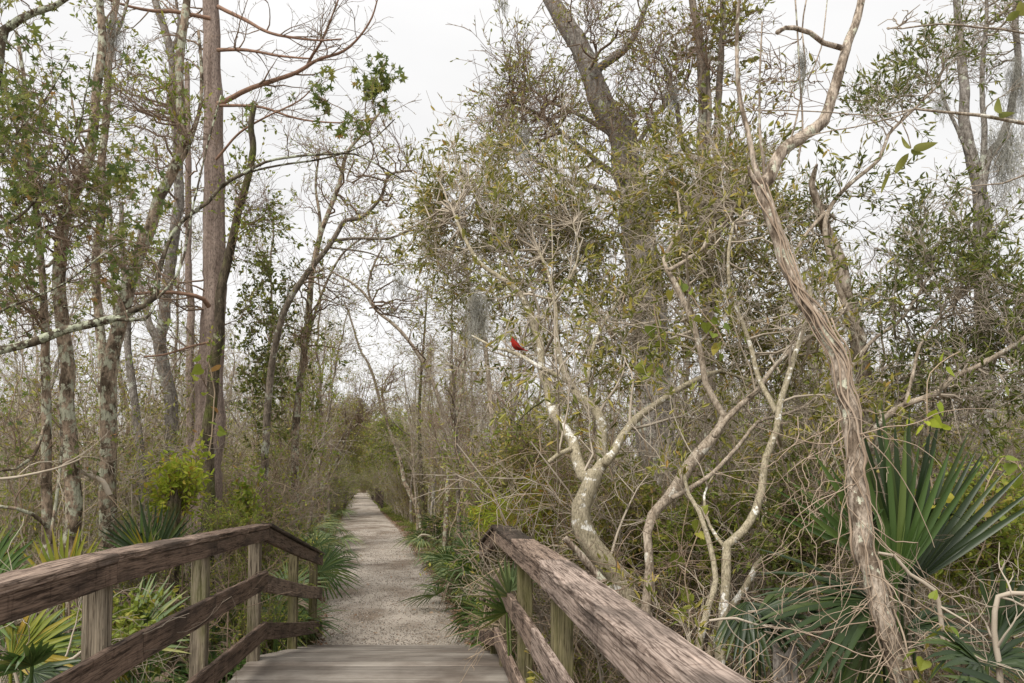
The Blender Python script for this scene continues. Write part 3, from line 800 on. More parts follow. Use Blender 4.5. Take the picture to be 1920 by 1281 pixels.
# --- right of the railing: the mottled forked tree whose limb the red bird sits on
forked, fsk, fsr = tree('tree', 'pale mottled tree with a curved trunk that forks low, rising right behind the right railing', 'tree', [
    lim([(1185, 1160), (1168, 1100), (1143, 1068), (1107, 1025), (1090, 983), (1090, 950), (1105, 917), (1114, 890)], (5.0, 5.05), (46, 32), sides=18),
    lim([(1110, 905), (1093, 893), (1080, 860), (1073, 827), (1047, 790), (1033, 760), (1027, 727), (1015, 693), (1013, 647), (1003, 620), (990, 580), (969, 544), (934, 519), (897, 491), (869, 444), (850, 400)], (5.05, 6.2), (25, 5)),
    lim([(1012, 692), (973, 667), (950, 658), (927, 653), (903, 640), (885, 630)], (5.4, 5.7), (9, 3)),
    lim([(1112, 893), (1130, 868), (1127, 845), (1130, 818), (1127, 787), (1113, 765), (1090, 748), (1073, 727), (1057, 700), (1045, 660), (1043, 620), (1042, 577), (1030, 520), (1010, 470)], (5.06, 6.6), (26, 5)),
    lim([(1135, 868), (1150, 850), (1167, 820), (1195, 785), (1210, 773), (1253, 743), (1287, 723), (1327, 703), (1350, 697), (1393, 710), (1420, 723)], (5.05, 5.7), (19, 5)),
    lim([(1070, 843), (1047, 853), (1030, 867)], 5.2, (10, 8), cap=True),
    lim([(1015, 690), (1045, 706), (1062, 716), (1075, 728)], 5.5, (10, 9)),
    lim([(1015, 600), (1035, 570), (1070, 520), (1085, 470), (1075, 420)], (5.9, 6.6), (6, 3)),
    lim([(1100, 720), (1110, 660), (1125, 620), (1150, 580), (1175, 540)], (6, 6.6), (9, 4)),
    ], 'bark_mottled', regions=[(950, 330, 7.2, 170, 90, 1.0, 18), (1010, 440, 7.2, 240, 110, .8, 30), (1150, 430, 7.1, 150, 100, .8, 18), (1190, 560, 6.9, 150, 110, .6, 18), (840, 410, 7.2, 110, 130, .7, 16), (960, 570, 7.0, 150, 90, .6, 10), (790, 460, 7.0, 80, 80, .5, 8), (1170, 690, 6.7, 120, 80, .5, 10)],
    leaf='leaf_olive', lsize=.058, lasp=.25, lper=4, spread=.55, k2=8, k3=5, l2=.42, l3=.17, own=2, own_len=1.0, bough_r=.018, twig='twig_pale', t0leaf=.35, clump=(.7, -.08))

tree('tree', 'slender pale tree with a dark knot and upswept limbs, right of the forked mottled tree', 'tree', [
    lim([(1208, 1180, None, 18), (1210, 1133, None, 18), (1217, 1067, None, 17), (1213, 1000, None, 17), (1223, 967, None, 19), (1253, 935, None, 22), (1272, 910, None, 25), (1287, 883, None, 24), (1303, 860, None, 23), (1337, 823, None, 21), (1353, 800, None, 17), (1357, 780, None, 14), (1340, 753, None, 13), (1323, 720, None, 12), (1313, 660, None, 11.5), (1297, 603, None, 11), (1278, 562, None, 10.5), (1262, 525, None, 10), (1250, 506, None, 8), (1244, 487, None, 7), (1266, 447, None, 6), (1275, 412, None, 5), (1270, 360, None, 4)], (4.5, 5.7), (19, 5)),
    lim([(1340, 818), (1362, 788), (1393, 757), (1420, 733), (1440, 703), (1470, 670), (1500, 643), (1535, 626), (1570, 600), (1590, 570)], (4.75, 5.4), (12, 5)),
    lim([(1262, 935), (1327, 897), (1367, 857), (1393, 827), (1420, 793), (1453, 783), (1500, 767), (1540, 740)], (4.6, 5.2), (10, 4)),
    lim([(1255, 508), (1287, 490), (1319, 466), (1337, 437), (1366, 412), (1395, 350)], (5.4, 5.9), (8, 4)),
    lim([(1420, 733), (1400, 745), (1392, 760), (1405, 775), (1430, 790)], 4.9, (4, 3)),
    ], 'bark_pale', regions=[(1300, 380, 6.6, 130, 130, .8, 26), (1330, 500, 6.5, 130, 100, .7, 16), (1470, 620, 6.2, 110, 80, .5, 12), (1190, 350, 7.0, 110, 90, .8, 10), (1370, 640, 6.3, 90, 80, .5, 10)],
    leaf='leaf_olive', lsize=.056, lasp=.27, lper=4, clump=(.7, -.1), k2=8, k3=5, l2=.38, l3=.16, own=3, own_len=.9, bough_r=.014, twig='twig_pale')

tree('tree', 'smooth grey tree of several thin bowed stems, left of the vine-wrapped trunk', 'tree', [
    lim([(1350, 1250), (1357, 1133), (1360, 1067), (1362, 1023), (1393, 997), (1417, 960), (1429, 920), (1437, 860), (1457, 807), (1463, 760), (1480, 700), (1493, 660), (1512, 600), (1520, 540)], (4.2, 4.9), (20, 8)),
    lim([(1313, 1200), (1330, 1133), (1343, 1087), (1330, 1017), (1310, 960), (1290, 927), (1280, 880)], (4.1, 4.6), (14, 6), root=True),
    lim([(1455, 775), (1440, 745), (1422, 709), (1406, 647), (1387, 594), (1369, 550), (1366, 475), (1375, 420)], (4.7, 5.5), (11, 5)),
    lim([(1362, 1030), (1330, 985), (1320, 930), (1345, 880)], (4.4, 4.8), (8, 3)),
    lim([(1440, 1040), (1420, 1060), (1400, 1100), (1345, 1180), (1330, 1240)][::-1], 4.6, (14, 12), root=True, cap=True),
    lim([(1455, 1020), (1500, 1010), (1530, 1000), (1560, 1030)], 4.8, (13, 9)),
    ], 'bark_mottled', regions=[(1440, 480, 6.2, 110, 110, .7, 14), (1450, 900, 5.6, 90, 100, .4, 6)],
    leaf='leaf_olive', lsize=.05, lasp=.27, lper=4, k2=8, k3=5, l2=.36, l3=.16, own=3, own_len=.8, bough_r=.014, twig='twig_pale')

# --- the trunk wrapped in vines
vined, vsk, vsr = tree('tree', 'thick twisted trunk wrapped in dead vines, running from lower right to top edge', 'tree', [
    lim([(1730, 1380), (1698, 1281), (1668, 1198), (1647, 1132), (1635, 1073), (1620, 1019), (1613, 960), (1605, 900), (1600, 868), (1594, 790), (1581, 727), (1572, 671), (1547, 631), (1525, 590), (1500, 556), (1484, 520), (1465, 470), (1450, 425), (1434, 379), (1424, 345)], (3.4, 4.0), (40, 22), sides=20, step=.03),
    lim([(1424, 352), (1440, 335), (1466, 283), (1501, 260), (1543, 228), (1561, 176), (1578, 123), (1589, 81), (1603, 46), (1615, 0), (1632, -60), (1650, -160)], (4.0, 4.3), (26, 11), sides=14, step=.04),
    lim([(1578, 92), (1543, 82), (1519, 63), (1490, 53), (1473, 53), (1457, 61)], (4.15, 4.0), (10, 8), cap=True),
    lim([(1426, 352), (1413, 300), (1403, 246), (1389, 193), (1382, 123), (1382, 53), (1386, 0), (1390, -90)], (4.0, 4.2), (12, 5)),
    lim([(1434, 345), (1432, 300), (1425, 246), (1425, 140), (1429, 42)], (4.0, 4.1), (7, 3)),
    lim([(1420, 345), (1408, 328), (1403, 312)], 3.98, (14, 5)),
    lim([(1440, 335), (1480, 270), (1500, 190), (1510, 120), (1504, 60), (1512, 0), (1530, -60)], (4.1, 4.4), (4, 2.5)),
    lim([(1515, 150), (1540, 90), (1551, 0)], 4.3, (3, 2)),
    lim([(1495, 310), (1505, 240), (1500, 150), (1495, 60), (1490, -20)], 4.2, (4, 3)),
    ], 'bark_vine', regions=[(1520, 160, 4.3, 60, 120, .3, 5), (1440, 180, 4.3, 40, 100, .3, 4)], leaf=None, k2=3, k3=3, l2=.3, l3=.15, bough_r=.005, twig='twig_brown', rough=.05)

def vines_on(P, R, n, root_label, name, mat, dangle=0):
    g = Geo(); N = len(P)
    T = norm(np.gradient(P, axis=0)); A = norm(np.cross(T, np.array([.3, .2, .93]))); B = np.cross(T, A)
    for k in range(n):
        i0 = int(rng.uniform(0, N * .75)); i1 = int(min(N, i0 + rng.uniform(.15, .5) * N))
        if i1 - i0 < 5: continue
        t = np.linspace(0, 1, i1 - i0)
        ph = rng.uniform(0, 6.28) + rng.choice([-1, 1]) * rng.uniform(.3, 2.6) * t + .5 * np.sin(t * rng.uniform(5, 15))
        off = R[i0:i1] * 1.04 + np.abs(np.cumsum(rng.normal(0, .002, i1 - i0))) + rng.random() * .003
        C = P[i0:i1] + A[i0:i1] * (np.cos(ph) * off)[:, None] + B[i0:i1] * (np.sin(ph) * off)[:, None]
        r = rng.uniform(.002, .006)
        tubes(g, C, np.full(len(C), r), 5)
    for k in range(dangle):
        i0 = int(rng.uniform(.02, .62) * N); s = P[i0] + norm(rng.normal(size=3) * [1, .5, .4]) * R[i0]
        m = 14; D = norm(rng.normal(size=3) * [1, .5, .5] + [0 if rng.random() < .4 else -.6, -.2, -.5]); ln = rng.uniform(.15, .75)
        walk = np.cumsum(rng.normal(0, .22, (m, 3)), 0); dirs = norm(D + walk + np.linspace(0, 1, m)[:, None] * [0, 0, -.9])
        C = s + np.cumsum(dirs * ln / m, 0); C = np.vstack([s[None], C])
        tubes(g, C, np.linspace(rng.uniform(.002, .0038), .0012, m + 1), 4)
    root = empty(name, P[0], *root_label)
    part('stem', g, mat, root)
    return root
vines_on(vsk[0], vsr[0], 17, ('tangle of dead tan vines wound round the thick twisted trunk', 'vine'), 'dead_vine', 'vine', 95)

tree('dead_snag', 'broken bare snag with a jagged tip, just right of the twisted trunk against the sky', 'dead tree', [
    lim([(1660, 900), (1630, 760), (1600, 600), (1572, 490), (1550, 432), (1533, 386), (1522, 348), (1528, 322), (1532, 310)], (5.8, 5.5), (34, 5), sides=14)], 'bark_vine', leaf=None, rough=.07)

# --- right edge
tree('tree', 'bowed pale tree leaning right above the palmetto fans, with small dark green leaves', 'tree', [
    lim([(1560, 1010), (1600, 900), (1630, 830), (1656, 787), (1697, 759), (1753, 740), (1787, 709), (1831, 690), (1869, 668), (1900, 649), (1935, 625), (1990, 590)], (5.2, 5.0), (14, 7)),
    lim([(1600, 870), (1590, 780), (1594, 696), (1619, 659), (1647, 631), (1690, 600), (1730, 540)], (5.3, 5.6), (10, 5)),
    lim([(1697, 759), (1712, 700), (1725, 650), (1760, 600), (1800, 560)], (5.1, 5.5), (7, 4)),
    lim([(1620, 640), (1580, 560), (1547, 440), (1560, 385), (1596, 344), (1649, 299), (1666, 253), (1715, 204), (1760, 160)], (5.5, 5.8), (11, 4)),
    lim([(1547, 400), (1505, 450), (1470, 520)], (5.6, 5.4), (7, 6)),
    ], 'bark_pale', regions=[(1800, 590, 5.6, 150, 100, .8, 40), (1730, 450, 5.9, 120, 70, .7, 14), (1800, 740, 5.2, 140, 90, .6, 20), (1690, 135, 5.8, 45, 35, .3, 4), (1780, 95, 5.8, 60, 45, .3, 4), (1650, 190, 5.8, 80, 50, .3, 4), (1590, 420, 5.8, 100, 80, .5, 7)],
    leaf='leaf_olive_dark', lsize=.048, lasp=.27, lper=4, clump=(.8, -.25), k2=8, k3=5, l2=.36, l3=.15, own=1, own_len=.4, bough_r=.01, twig='twig_grey')

tree('tree', 'leafless grey tree hung with moss near the right edge, forking into upright stems', 'tree', [
    lim([(1860, 1000), (1850, 800), (1845, 600), (1838, 440), (1835, 351), (1824, 299), (1810, 246), (1807, 158), (1800, 70), (1793, 0), (1780, -120)], (10, 10.3), (34, 10)),
    lim([(1837, 400), (1842, 320), (1846, 246), (1842, 140), (1850, 35), (1846, -80)], (10, 10.3), (14, 5)),
    lim([(1840, 360), (1850, 300), (1877, 263), (1894, 211), (1908, 140), (1905, 35), (1900, -60)], (10, 10.4), (18, 9)),
    lim([(1815, 290), (1795, 240), (1775, 200), (1760, 150)], (10, 10), (8, 4)),
    ], 'bark_grey', regions=[(1880, 60, 10.2, 60, 90, 1, 16), (1850, 420, 10.2, 90, 80, 1, 8)], leaf='leaf_olive_dark', lsize=.06, lper=1, k2=6, k3=4, l2=.6, l3=.28, own=1, twig='twig_grey', tip=.003)

tree('tree', 'bare limb of a magnolia from the right edge with few large leaves', 'tree', [
    lim([(2350, 1300), (2330, 900), (2290, 500), (2150, 320, None, 20), (2000, 240, None, 9), (1920, 232, None, 7), (1842, 218, None, 6), (1771, 211, None, 5), (1715, 205, None, 4)], (3.2, 3.0), (70, 40), sides=12),
    lim([(2200, 370), (2060, 120, None, 6), (1920, 63, None, 4), (1842, 53, None, 4), (1764, 46, None, 3.5), (1690, 55, None, 3), (1663, 54, None, 2)], (3.1, 3.0), (12, 6)),
    lim([(1715, 205), (1680, 220), (1649, 228), (1600, 240), (1561, 246), (1490, 262)], (3.0, 3.0), (3, 2)),
    lim([(1715, 205), (1640, 218), (1560, 212), (1480, 208), (1420, 208), (1368, 212)], (3.0, 3.1), (2.6, 2)),
    lim([(1990, 240), (1950, 310), (1880, 345), (1820, 350)], (3.0, 3.0), (5, 2)),
    lim([(1690, 228), (1702, 255), (1708, 278)], 3.0, (2, 2)),
    ], 'bark_pale', regions=[(1680, 45, 3.0, 30, 25, .1, 3)], leaf=None, k2=2, k3=1, l2=.08, l3=.05, bough_r=.003, twig='twig_grey')
def big_leaf(tip_px, base_px, d, wpx, root, mat='magnolia'):
    a, b = P3(*base_px, d), P3(*tip_px, d + .03)
    D = b - a; Ln = np.linalg.norm(D); D /= Ln
    X = norm(np.cross(D, np.array([.2, 1, .25]))); Nn = np.cross(X, D)
    ts = np.linspace(0, 1, 9); ww = wpx / 2 * d / F * np.sin(ts ** .9 * math.pi) ** .75
    V = []
    for t, q in zip(ts, ww):
        c = a + D * Ln * t + Nn * .015 * math.sin(t * 3)
        V += [c - X * q + Nn * q * .3, c, c + X * q + Nn * q * .3]
    g = Geo(); i = np.arange(27).reshape(9, 3)
    g.add(np.array(V), np.stack([i[:-1, :-1], i[:-1, 1:], i[1:, 1:], i[1:, :-1]], -1).reshape(-1, 4))
    part('leaf', g, mat, root, True)
mag = [o for o in COL.objects if o.get('label', '').startswith('bare limb of a magnolia')][0]
for tp, bp, wp in (((1760, 268), (1712, 280), 16), ((1678, 328), (1704, 288), 14), ((1735, 290), (1708, 282), 9), ((1690, 255), (1708, 280), 8), ((1873, 182), (1877, 214), 14), ((1905, 212), (1872, 216), 12), ((1885, 40), (1912, 22), 15), ((1935, 30), (1910, 5), 20), ((1652, 365), (1670, 320), 7)):
    big_leaf(tp, bp, 3.0, wp, mag)

# --- big grey trunk in the middle distance and its neighbours
tree('tree', 'big dark grey leaning trunk rising behind the bushes, forking left at the top centre', 'tree', [
    lim([(1240, 1000), (1232, 800), (1215, 600), (1200, 450), (1190, 375), (1175, 312), (1162, 250), (1141, 216), (1122, 175), (1100, 125), (1069, 62), (1037, 0), (1005, -70), (980, -180)], (11, 11.5), (74, 22), sides=20, step=.12),
    lim([(1115, 140), (1124, 128), (1147, 112), (1175, 91), (1194, 56), (1208, 20), (1222, -20), (1240, -80)], (11.3, 11), (18, 6)),
    lim([(1172, 330), (1137, 319), (1100, 287), (1053, 250), (1022, 222), (987, 203), (960, 190)], (11, 10.5), (13, 4)),
    lim([(1150, 258), (1137, 247), (1084, 216), (1037, 194), (1006, 175), (980, 140)], (11.2, 11.4), (11, 3)),
    lim([(1178, 300), (1197, 270), (1225, 225), (1250, 194), (1290, 150)], (11, 11), (12, 3)),
    lim([(1150, 375), (1180, 355), (1209, 337), (1256, 300), (1284, 275), (1296, 250)], (9.8, 9.5), (10, 3)),
    lim([(1106, 130), (1112, 118), (1118, 98)], 11.1, (9, 5), cap=True),
    lim([(1190, 380), (1110, 350), (1060, 340), (1035, 318), (1000, 300)], (10.6, 10.3), (12, 4)),
    ], 'bark_grey', regions=[(1020, 190, 10.8, 110, 130, 1.4, 34), (1100, 70, 11.2, 130, 60, 1.2, 12), (1240, 150, 10.8, 110, 110, 1.2, 26), (940, 230, 10.5, 80, 130, 1, 14), (1180, 280, 10.5, 90, 80, 1, 10)],
    leaf='leaf_sparse', lsize=.055, lasp=.3, lper=3, k2=7, k3=5, l2=.6, l3=.28, twig='twig_brown', bough_r=.03, tip=.0028)
tree('tree', 'two-stemmed lichen-grey tree right of the big leaning trunk, upper right of centre', 'tree', [
    lim([(1335, 1000), (1330, 700), (1322, 450), (1316, 281), (1319, 203), (1316, 125), (1309, 62), (1297, 0), (1285, -90)], (10, 10.2), (26, 11)),
    lim([(1326, 500), (1342, 380), (1344, 265), (1347, 187), (1353, 94), (1356, 0), (1360, -90)], (10, 9.8), (15, 10)),
    lim([(1325, 300), (1330, 200), (1328, 150), (1329, 106)], 9.9, (9, 6), cap=True),
    lim([(1318, 320), (1297, 297), (1278, 266), (1269, 203), (1259, 162), (1250, 130)], (10.1, 10.4), (13, 6)),
    ], 'bark_brown', regions=[(1370, 60, 9.9, 60, 60, .6, 8), (1400, 300, 9.5, 90, 90, 1, 16), (1300, 100, 10, 80, 100, .6, 8)],
    leaf='leaf_olive', lsize=.075, lasp=.5, lper=2, k2=6, k3=4, l2=.5, l3=.25, twig='twig_brown', own=2, own_len=.6, tip=.0025)
tree('tree', 'pale straight trunk standing behind the yellow shrub, right of the path', 'tree', [
    lim([(955, 960), (943, 900), (930, 840), (920, 760), (915, 700), (905, 620), (880, 540), (870, 470)], (12, 12.5), (14, 6)),
    ], 'bark_pale', regions=[(880, 520, 12, 100, 120, 1.5, 20)], leaf='leaf_sparse', lsize=.06, lper=3, twig='twig_grey', own=2, tip=.003)

# --- left side
tree('tree', 'tall straight reddish-grey cypress with rust-brown limbs spreading over the path', 'tree', [
    lim([(380, 1050), (382, 950), (388, 860), (392, 780), (394, 700), (398, 620), (402, 540), (402, 380), (401, 250), (399, 120), (396, 0), (394, -150)], (11, 11.6), (62, 25), sides=20, step=.12),
    ], 'bark_cypress', regions=[(330, 60, 11.5, 80, 70, 1, 5), (300, 550, 11, 70, 60, 1, 5)],
    leaf='needle', lsize=.035, lasp=.2, lper=4, k2=5, k3=4, l2=.55, l3=.25, twig='twig_brown', own=1, own_len=1.1, tip=.0025, spread=.8)
cyp = COL.objects[-1]
cyp = [o for o in COL.objects if o.get('label', '').startswith('tall straight reddish')][0]
g = Geo(); tw = Geo(); lf = Geo()
for p, w_ in (([(408, 196), (462, 172), (509, 153), (556, 137), (581, 122), (600, 112), (644, 97), (675, 69), (697, 34), (709, -5)], (10, 2.5)),
              ([(578, 124), (587, 103), (603, 78), (619, 40), (637, -5)], (6, 2.5)),
              ([(408, 94), (462, 95), (525, 106), (581, 111)], (7, 3)),
              ([(408, 12), (462, 40), (494, 58), (540, 70), (600, 77), (640, 74)], (8, 2.5)),
              ([(406, 200), (450, 199), (494, 203), (540, 219), (587, 228), (650, 231), (700, 222)], (6, 2)),
              ([(396, 35), (331, 23), (281, 20), (234, 11), (190, -5)], (8, 4)),
              ([(390, 575), (381, 562), (365, 556), (325, 550), (281, 549), (250, 552), (200, 540)], (10, 4)),
              ([(405, 300), (450, 250), (500, 220), (560, 190), (600, 150)], (5, 2)),
              ([(405, 640), (360, 650), (310, 665), (270, 670)], (5, 3))):
    P, R = px_limb(p, (11, 10.4), w_, .08, .1); g = Geo(); tubes(g, P, R, 8, .04); part('branch', g, 'bark_red', cyp)
    C, R2 = kids(P[None, ::1], R[None], 9, .8, .8, 8, .2, .25, .15, .5, .0028); tubes(tw, C, R2, 4)
    C2, R2b = kids(C, R2, 5, .4, .8, 5, .25, .1, .2, .6, .0022); tubes(tw, C2, R2b, 3)
    leaves(lf, C2, 3, .035, .22, .8, 'quad')
part('twigs', tw, 'twig_brown', cyp); part('crown', lf, 'needle', cyp, False)

tree('tree', 'dark mossy trunk pressed against the right side of the cypress', 'tree', [
    lim([(390, 1040), (390, 947), (390, 807), (397, 755), (403, 677), (412, 617), (412, 555), (425, 500), (437, 443), (447, 400), (462, 345), (475, 280), (470, 240), (476, 200)], (10.5, 10.6), (24, 10)),
    ], 'bark_dark', regions=[(460, 420, 10.4, 60, 120, .6, 10)], leaf='leaf_green', lsize=.05, lasp=.5, lper=3, twig='twig_brown', own=4, own_len=.5, tip=.002)

LICH = [
 ('stout lichen-blotched tree with pale knobbly bark, second from the left edge, straight up', 'bark_lichen', [
    lim([(138, 1120), (137, 980), (135, 900), (128, 780), (122, 640), (112, 560), (117, 450), (125, 400), (162, 312), (172, 265), (180, 190), (190, 95), (186, 0), (180, -110)], (8, 8.4), (31, 12), sides=16),
    lim([(116, 470), (90, 500), (60, 505), (40, 520), (5, 540), (-30, 560)], (8.1, 8), (7, 4)),
    lim([(168, 300), (150, 265), (140, 220), (130, 150)], (8.3, 8.5), (6, 3))],
    [(90, 420, 7.6, 130, 130, .8, 12), (60, 250, 7.4, 110, 120, .7, 12)], 'leaf_lobed', .075),
 ('lichen-crusted tree with brown patches that leans right from the left railing', 'bark_lichen', [
    lim([(204, 1120), (204, 1035), (204, 900), (205, 800), (205, 700), (212, 650), (219, 624), (237, 555), (250, 511), (272, 450), (290, 400), (300, 369), (325, 319), (343, 272), (339, 219), (337, 125), (347, 31), (350, 0), (358, -100)], (8.5, 9), (33, 12), sides=16),
    lim([(330, 320), (355, 270), (375, 200), (378, 130), (372, 60)], (8.8, 9), (9, 5))],
    [(300, 250, 8.6, 90, 120, .8, 9)], 'leaf_green', .06),
 ('narrow lichen-spotted tree directly behind the leaning lichen tree', 'bark_lichen', [
    lim([(198, 1050), (195, 900), (192, 700), (185, 600), (180, 500), (190, 400), (191, 312), (200, 219), (203, 140), (209, 60), (219, 0), (226, -80)], (10, 10.3), (18, 11)),
    lim([(200, 90), (225, 50), (240, 0)], 10, (7, 5))],
    [(200, 90, 10, 60, 80, .5, 6), (180, 420, 10, 70, 90, .5, 6)], 'leaf_green', .06),
 ('slim spotted tree nearest the left edge of the photo, forking thinly', 'bark_lichen', [
    lim([(88, 1100), (88, 1030), (87, 900), (88, 780), (86, 700), (85, 640), (82, 560), (75, 480), (68, 400), (62, 330), (50, 250), (45, 150), (30, 60)], (7.5, 7.8), (21, 6), sides=14),
    lim([(95, 1020), (110, 900), (116, 820), (108, 760)], (7.4, 7.8), (7, 4)),
    lim([(88, 790), (60, 860), (30, 880), (-5, 885)][::1], (7.5, 7.2), (7, 5)),
    lim([(88, 990), (60, 965), (30, 955), (-5, 950)], (7.5, 7.2), (8, 6))],
    [(40, 330, 7.4, 90, 110, .7, 12), (30, 560, 7.2, 80, 110, .6, 9)], 'leaf_lobed', .07),
 ('dark grey tree that splits into a wide fork, left of the cypress', 'bark_grey', [
    lim([(330, 1000), (326, 900), (320, 760), (308, 692), (300, 640), (309, 600), (312, 536), (318, 500), (331, 411), (336, 375), (328, 219), (326, 156), (319, 94), (300, 31), (290, 0), (280, -80)], (12, 12.4), (26, 12)),
    lim([(302, 650), (278, 605), (270, 560), (255, 500), (262, 430)], (12, 12.5), (14, 6)),
    lim([(322, 100), (335, 50), (330, 0)], 12.3, (7, 5))],
    [(260, 190, 12, 80, 70, 1, 12), (290, 330, 12, 80, 70, 1, 8)], 'leaf_sparse', .055),
 ('thin straight reddish trunk between the forked grey tree and the cypress', 'bark_cypress', [
    lim([(357, 1000), (357, 807), (356, 692), (359, 600), (353, 505), (353, 380), (352, 250), (350, 120)], (14, 14.4), (17, 9))],
    [(350, 350, 14, 60, 150, 1, 10)], 'leaf_sparse', .05),
 ('plain grey-brown trunk standing behind the leaning lichen tree, right of it', 'bark_grey', [
    lim([(272, 1060), (270, 973), (267, 907), (257, 790), (243, 690), (238, 600), (232, 500), (228, 380)], (11, 11.4), (20, 8)),
    lim([(250, 890), (225, 905), (205, 880), (180, 870)], (10.8, 10.4), (12, 8))],
    [(230, 480, 11, 70, 110, 1, 9)], 'leaf_green', .06),
 ('leaning tree beyond the left railing with a horizontal limb reaching over the path', 'bark_brown', [
    lim([(493, 1040), (493, 940), (495, 880), (500, 800), (508, 700), (525, 612), (547, 556), (575, 515), (603, 481), (625, 450), (647, 415), (675, 412), (690, 400), (715, 370), (730, 330), (770, 320)], (13, 12.6), (16, 4)),
    lim([(625, 453), (666, 448), (728, 448), (766, 434), (800, 430)], (12.8, 12.4), (6, 3)),
    lim([(615, 465), (660, 470), (700, 478), (740, 500)], (12.8, 12.6), (4, 2))],
    [(700, 330, 12.5, 90, 90, 1, 14), (640, 500, 12.8, 80, 80, 1, 6)], 'leaf_sparse', .055),
 ('mottled upright tree between the left railing and the path, thinly branched', 'bark_lichen', [
    lim([(552, 1020), (553, 957), (553, 840), (560, 740), (575, 620), (587, 500), (605, 430), (635, 350), (650, 290), (690, 240), (725, 195)], (14, 15), (17, 4)),
    lim([(590, 490), (600, 420), (592, 350), (600, 280)], (14.5, 15), (8, 3)),
    lim([(575, 640), (600, 560), (640, 480), (690, 440)], (14.5, 14.5), (6, 3))],
    [(640, 330, 14.5, 110, 110, 1.3, 16), (600, 600, 14, 80, 110, 1.2, 12)], 'leaf_bright', .045),
 ('short mottled trunk leaning right beside the path edge palmettos', 'bark_lichen', [
    lim([(600, 960), (603, 923), (612, 895), (627, 870), (640, 845), (655, 810), (680, 790)], (24, 24.5), (12, 4)),
    ],
    [(660, 760, 24, 70, 60, 1.5, 18)], 'leaf_sparse', .05),
 ('spotted leaning trunk on the right side of the path, bowed towards it', 'bark_lichen', [
    lim([(790, 990), (783, 955), (768, 925), (757, 900), (752, 870), (742, 840), (725, 790), (715, 730)], (30, 31), (10, 4)),
    ],
    [(740, 700, 30, 60, 70, 2, 18)], 'leaf_green', .055),
 ('thin dark sapling stem by the path, right of the leaning trunk', 'bark_dark', [
    lim([(792, 960), (788, 850), (786, 780), (790, 700), (796, 620), (802, 540)], (30, 30.5), (8, 3)),
    ],
    [(800, 650, 30, 70, 110, 1.5, 18)], 'leaf_sparse', .055),
 ('long bowed tree right of the path whose top arches left over it', 'bark_pale', [
    lim([(880, 970), (850, 850), (820, 740), (790, 675), (759, 631), (734, 606), (709, 587), (681, 550), (655, 528), (637, 519), (615, 505)], (18, 18), (9, 3)),
    lim([(700, 577), (690, 540), (700, 500), (720, 460)], 16, (5, 3))],
    [(760, 560, 16, 90, 80, 1.5, 16)], 'leaf_sparse', .055),
 ('leaning broken stem with a bare pointed tip in the gap above the path', 'bark_brown', [
    lim([(760, 935), (738, 850), (718, 780), (697, 697), (675, 656), (658, 600), (645, 566)], (45, 45), (7, 3)),
    ],
    [], None, .05),
]
for lab, bark, lb, reg, leaf, ls in LICH:
    far = lb[0]['d'][0] > 12.5
    tree('tree', lab, 'tree', lb, bark, regions=reg, leaf=leaf, lsize=ls, lasp=.9 if leaf == 'leaf_lobed' else .38,
         lkind='lobed' if leaf == 'leaf_lobed' else ('quad' if far else 'fold'), lper=2 if leaf == 'leaf_lobed' else 3, k2=6, k3=4, l2=.5, l3=.24,
         twig='twig_brown', own=2, own_len=.6, tip=.0022 if not far else .003, step=.09)

tree('tree', 'lichen-covered limb reaching in from the left edge, curving up across the cypress', 'tree', [
    lim([(-420, 1250), (-430, 1000), (-380, 800), (-200, 715), (-80, 680), (0, 658, None, 16), (62, 642, None, 16), (125, 620, None, 16), (187, 605, None, 15), (225, 595, None, 13), (262, 577, None, 11), (290, 558, None, 11), (297, 511, None, 10), (306, 483, None, 8), (322, 442, None, 7), (347, 411, None, 7), (390, 380, None, 7), (418, 347, None, 6), (453, 328, None, 6), (497, 305, None, 5), (556, 294, None, 5), (619, 290, None, 4), (665, 290, None, 4), (712, 312, None, 3), (753, 337, None, 2.5), (775, 345, None, 2)], (5.0, 6.0), (30, 14), sides=14),
    lim([(215, 600), (240, 601), (272, 600), (283, 588), (290, 575)], (5.2, 5.3), (8, 4)),
    lim([(400, 366), (450, 330), (520, 312), (600, 300), (660, 283), (700, 262), (740, 225)], (5.7, 6), (5, 2)),
    lim([(297, 560), (330, 520), (345, 480), (352, 440), (364, 380), (378, 320), (395, 250), (415, 180)], (5.3, 5.8), (5, 3)),
    lim([(190, 603), (150, 580), (120, 576)], 5.2, (3, 2)),
    ], 'bark_lichen_dark', regions=[(300, 470, 5.5, 60, 90, .3, 6)], leaf='leaf_lobed', lsize=.055, lasp=.9, lkind='lobed', lper=2, k2=3, k3=2, l2=.3, l3=.15,
    own=1, own_len=.5, bough_r=.005, twig='twig_brown', leaf_on_own=False)

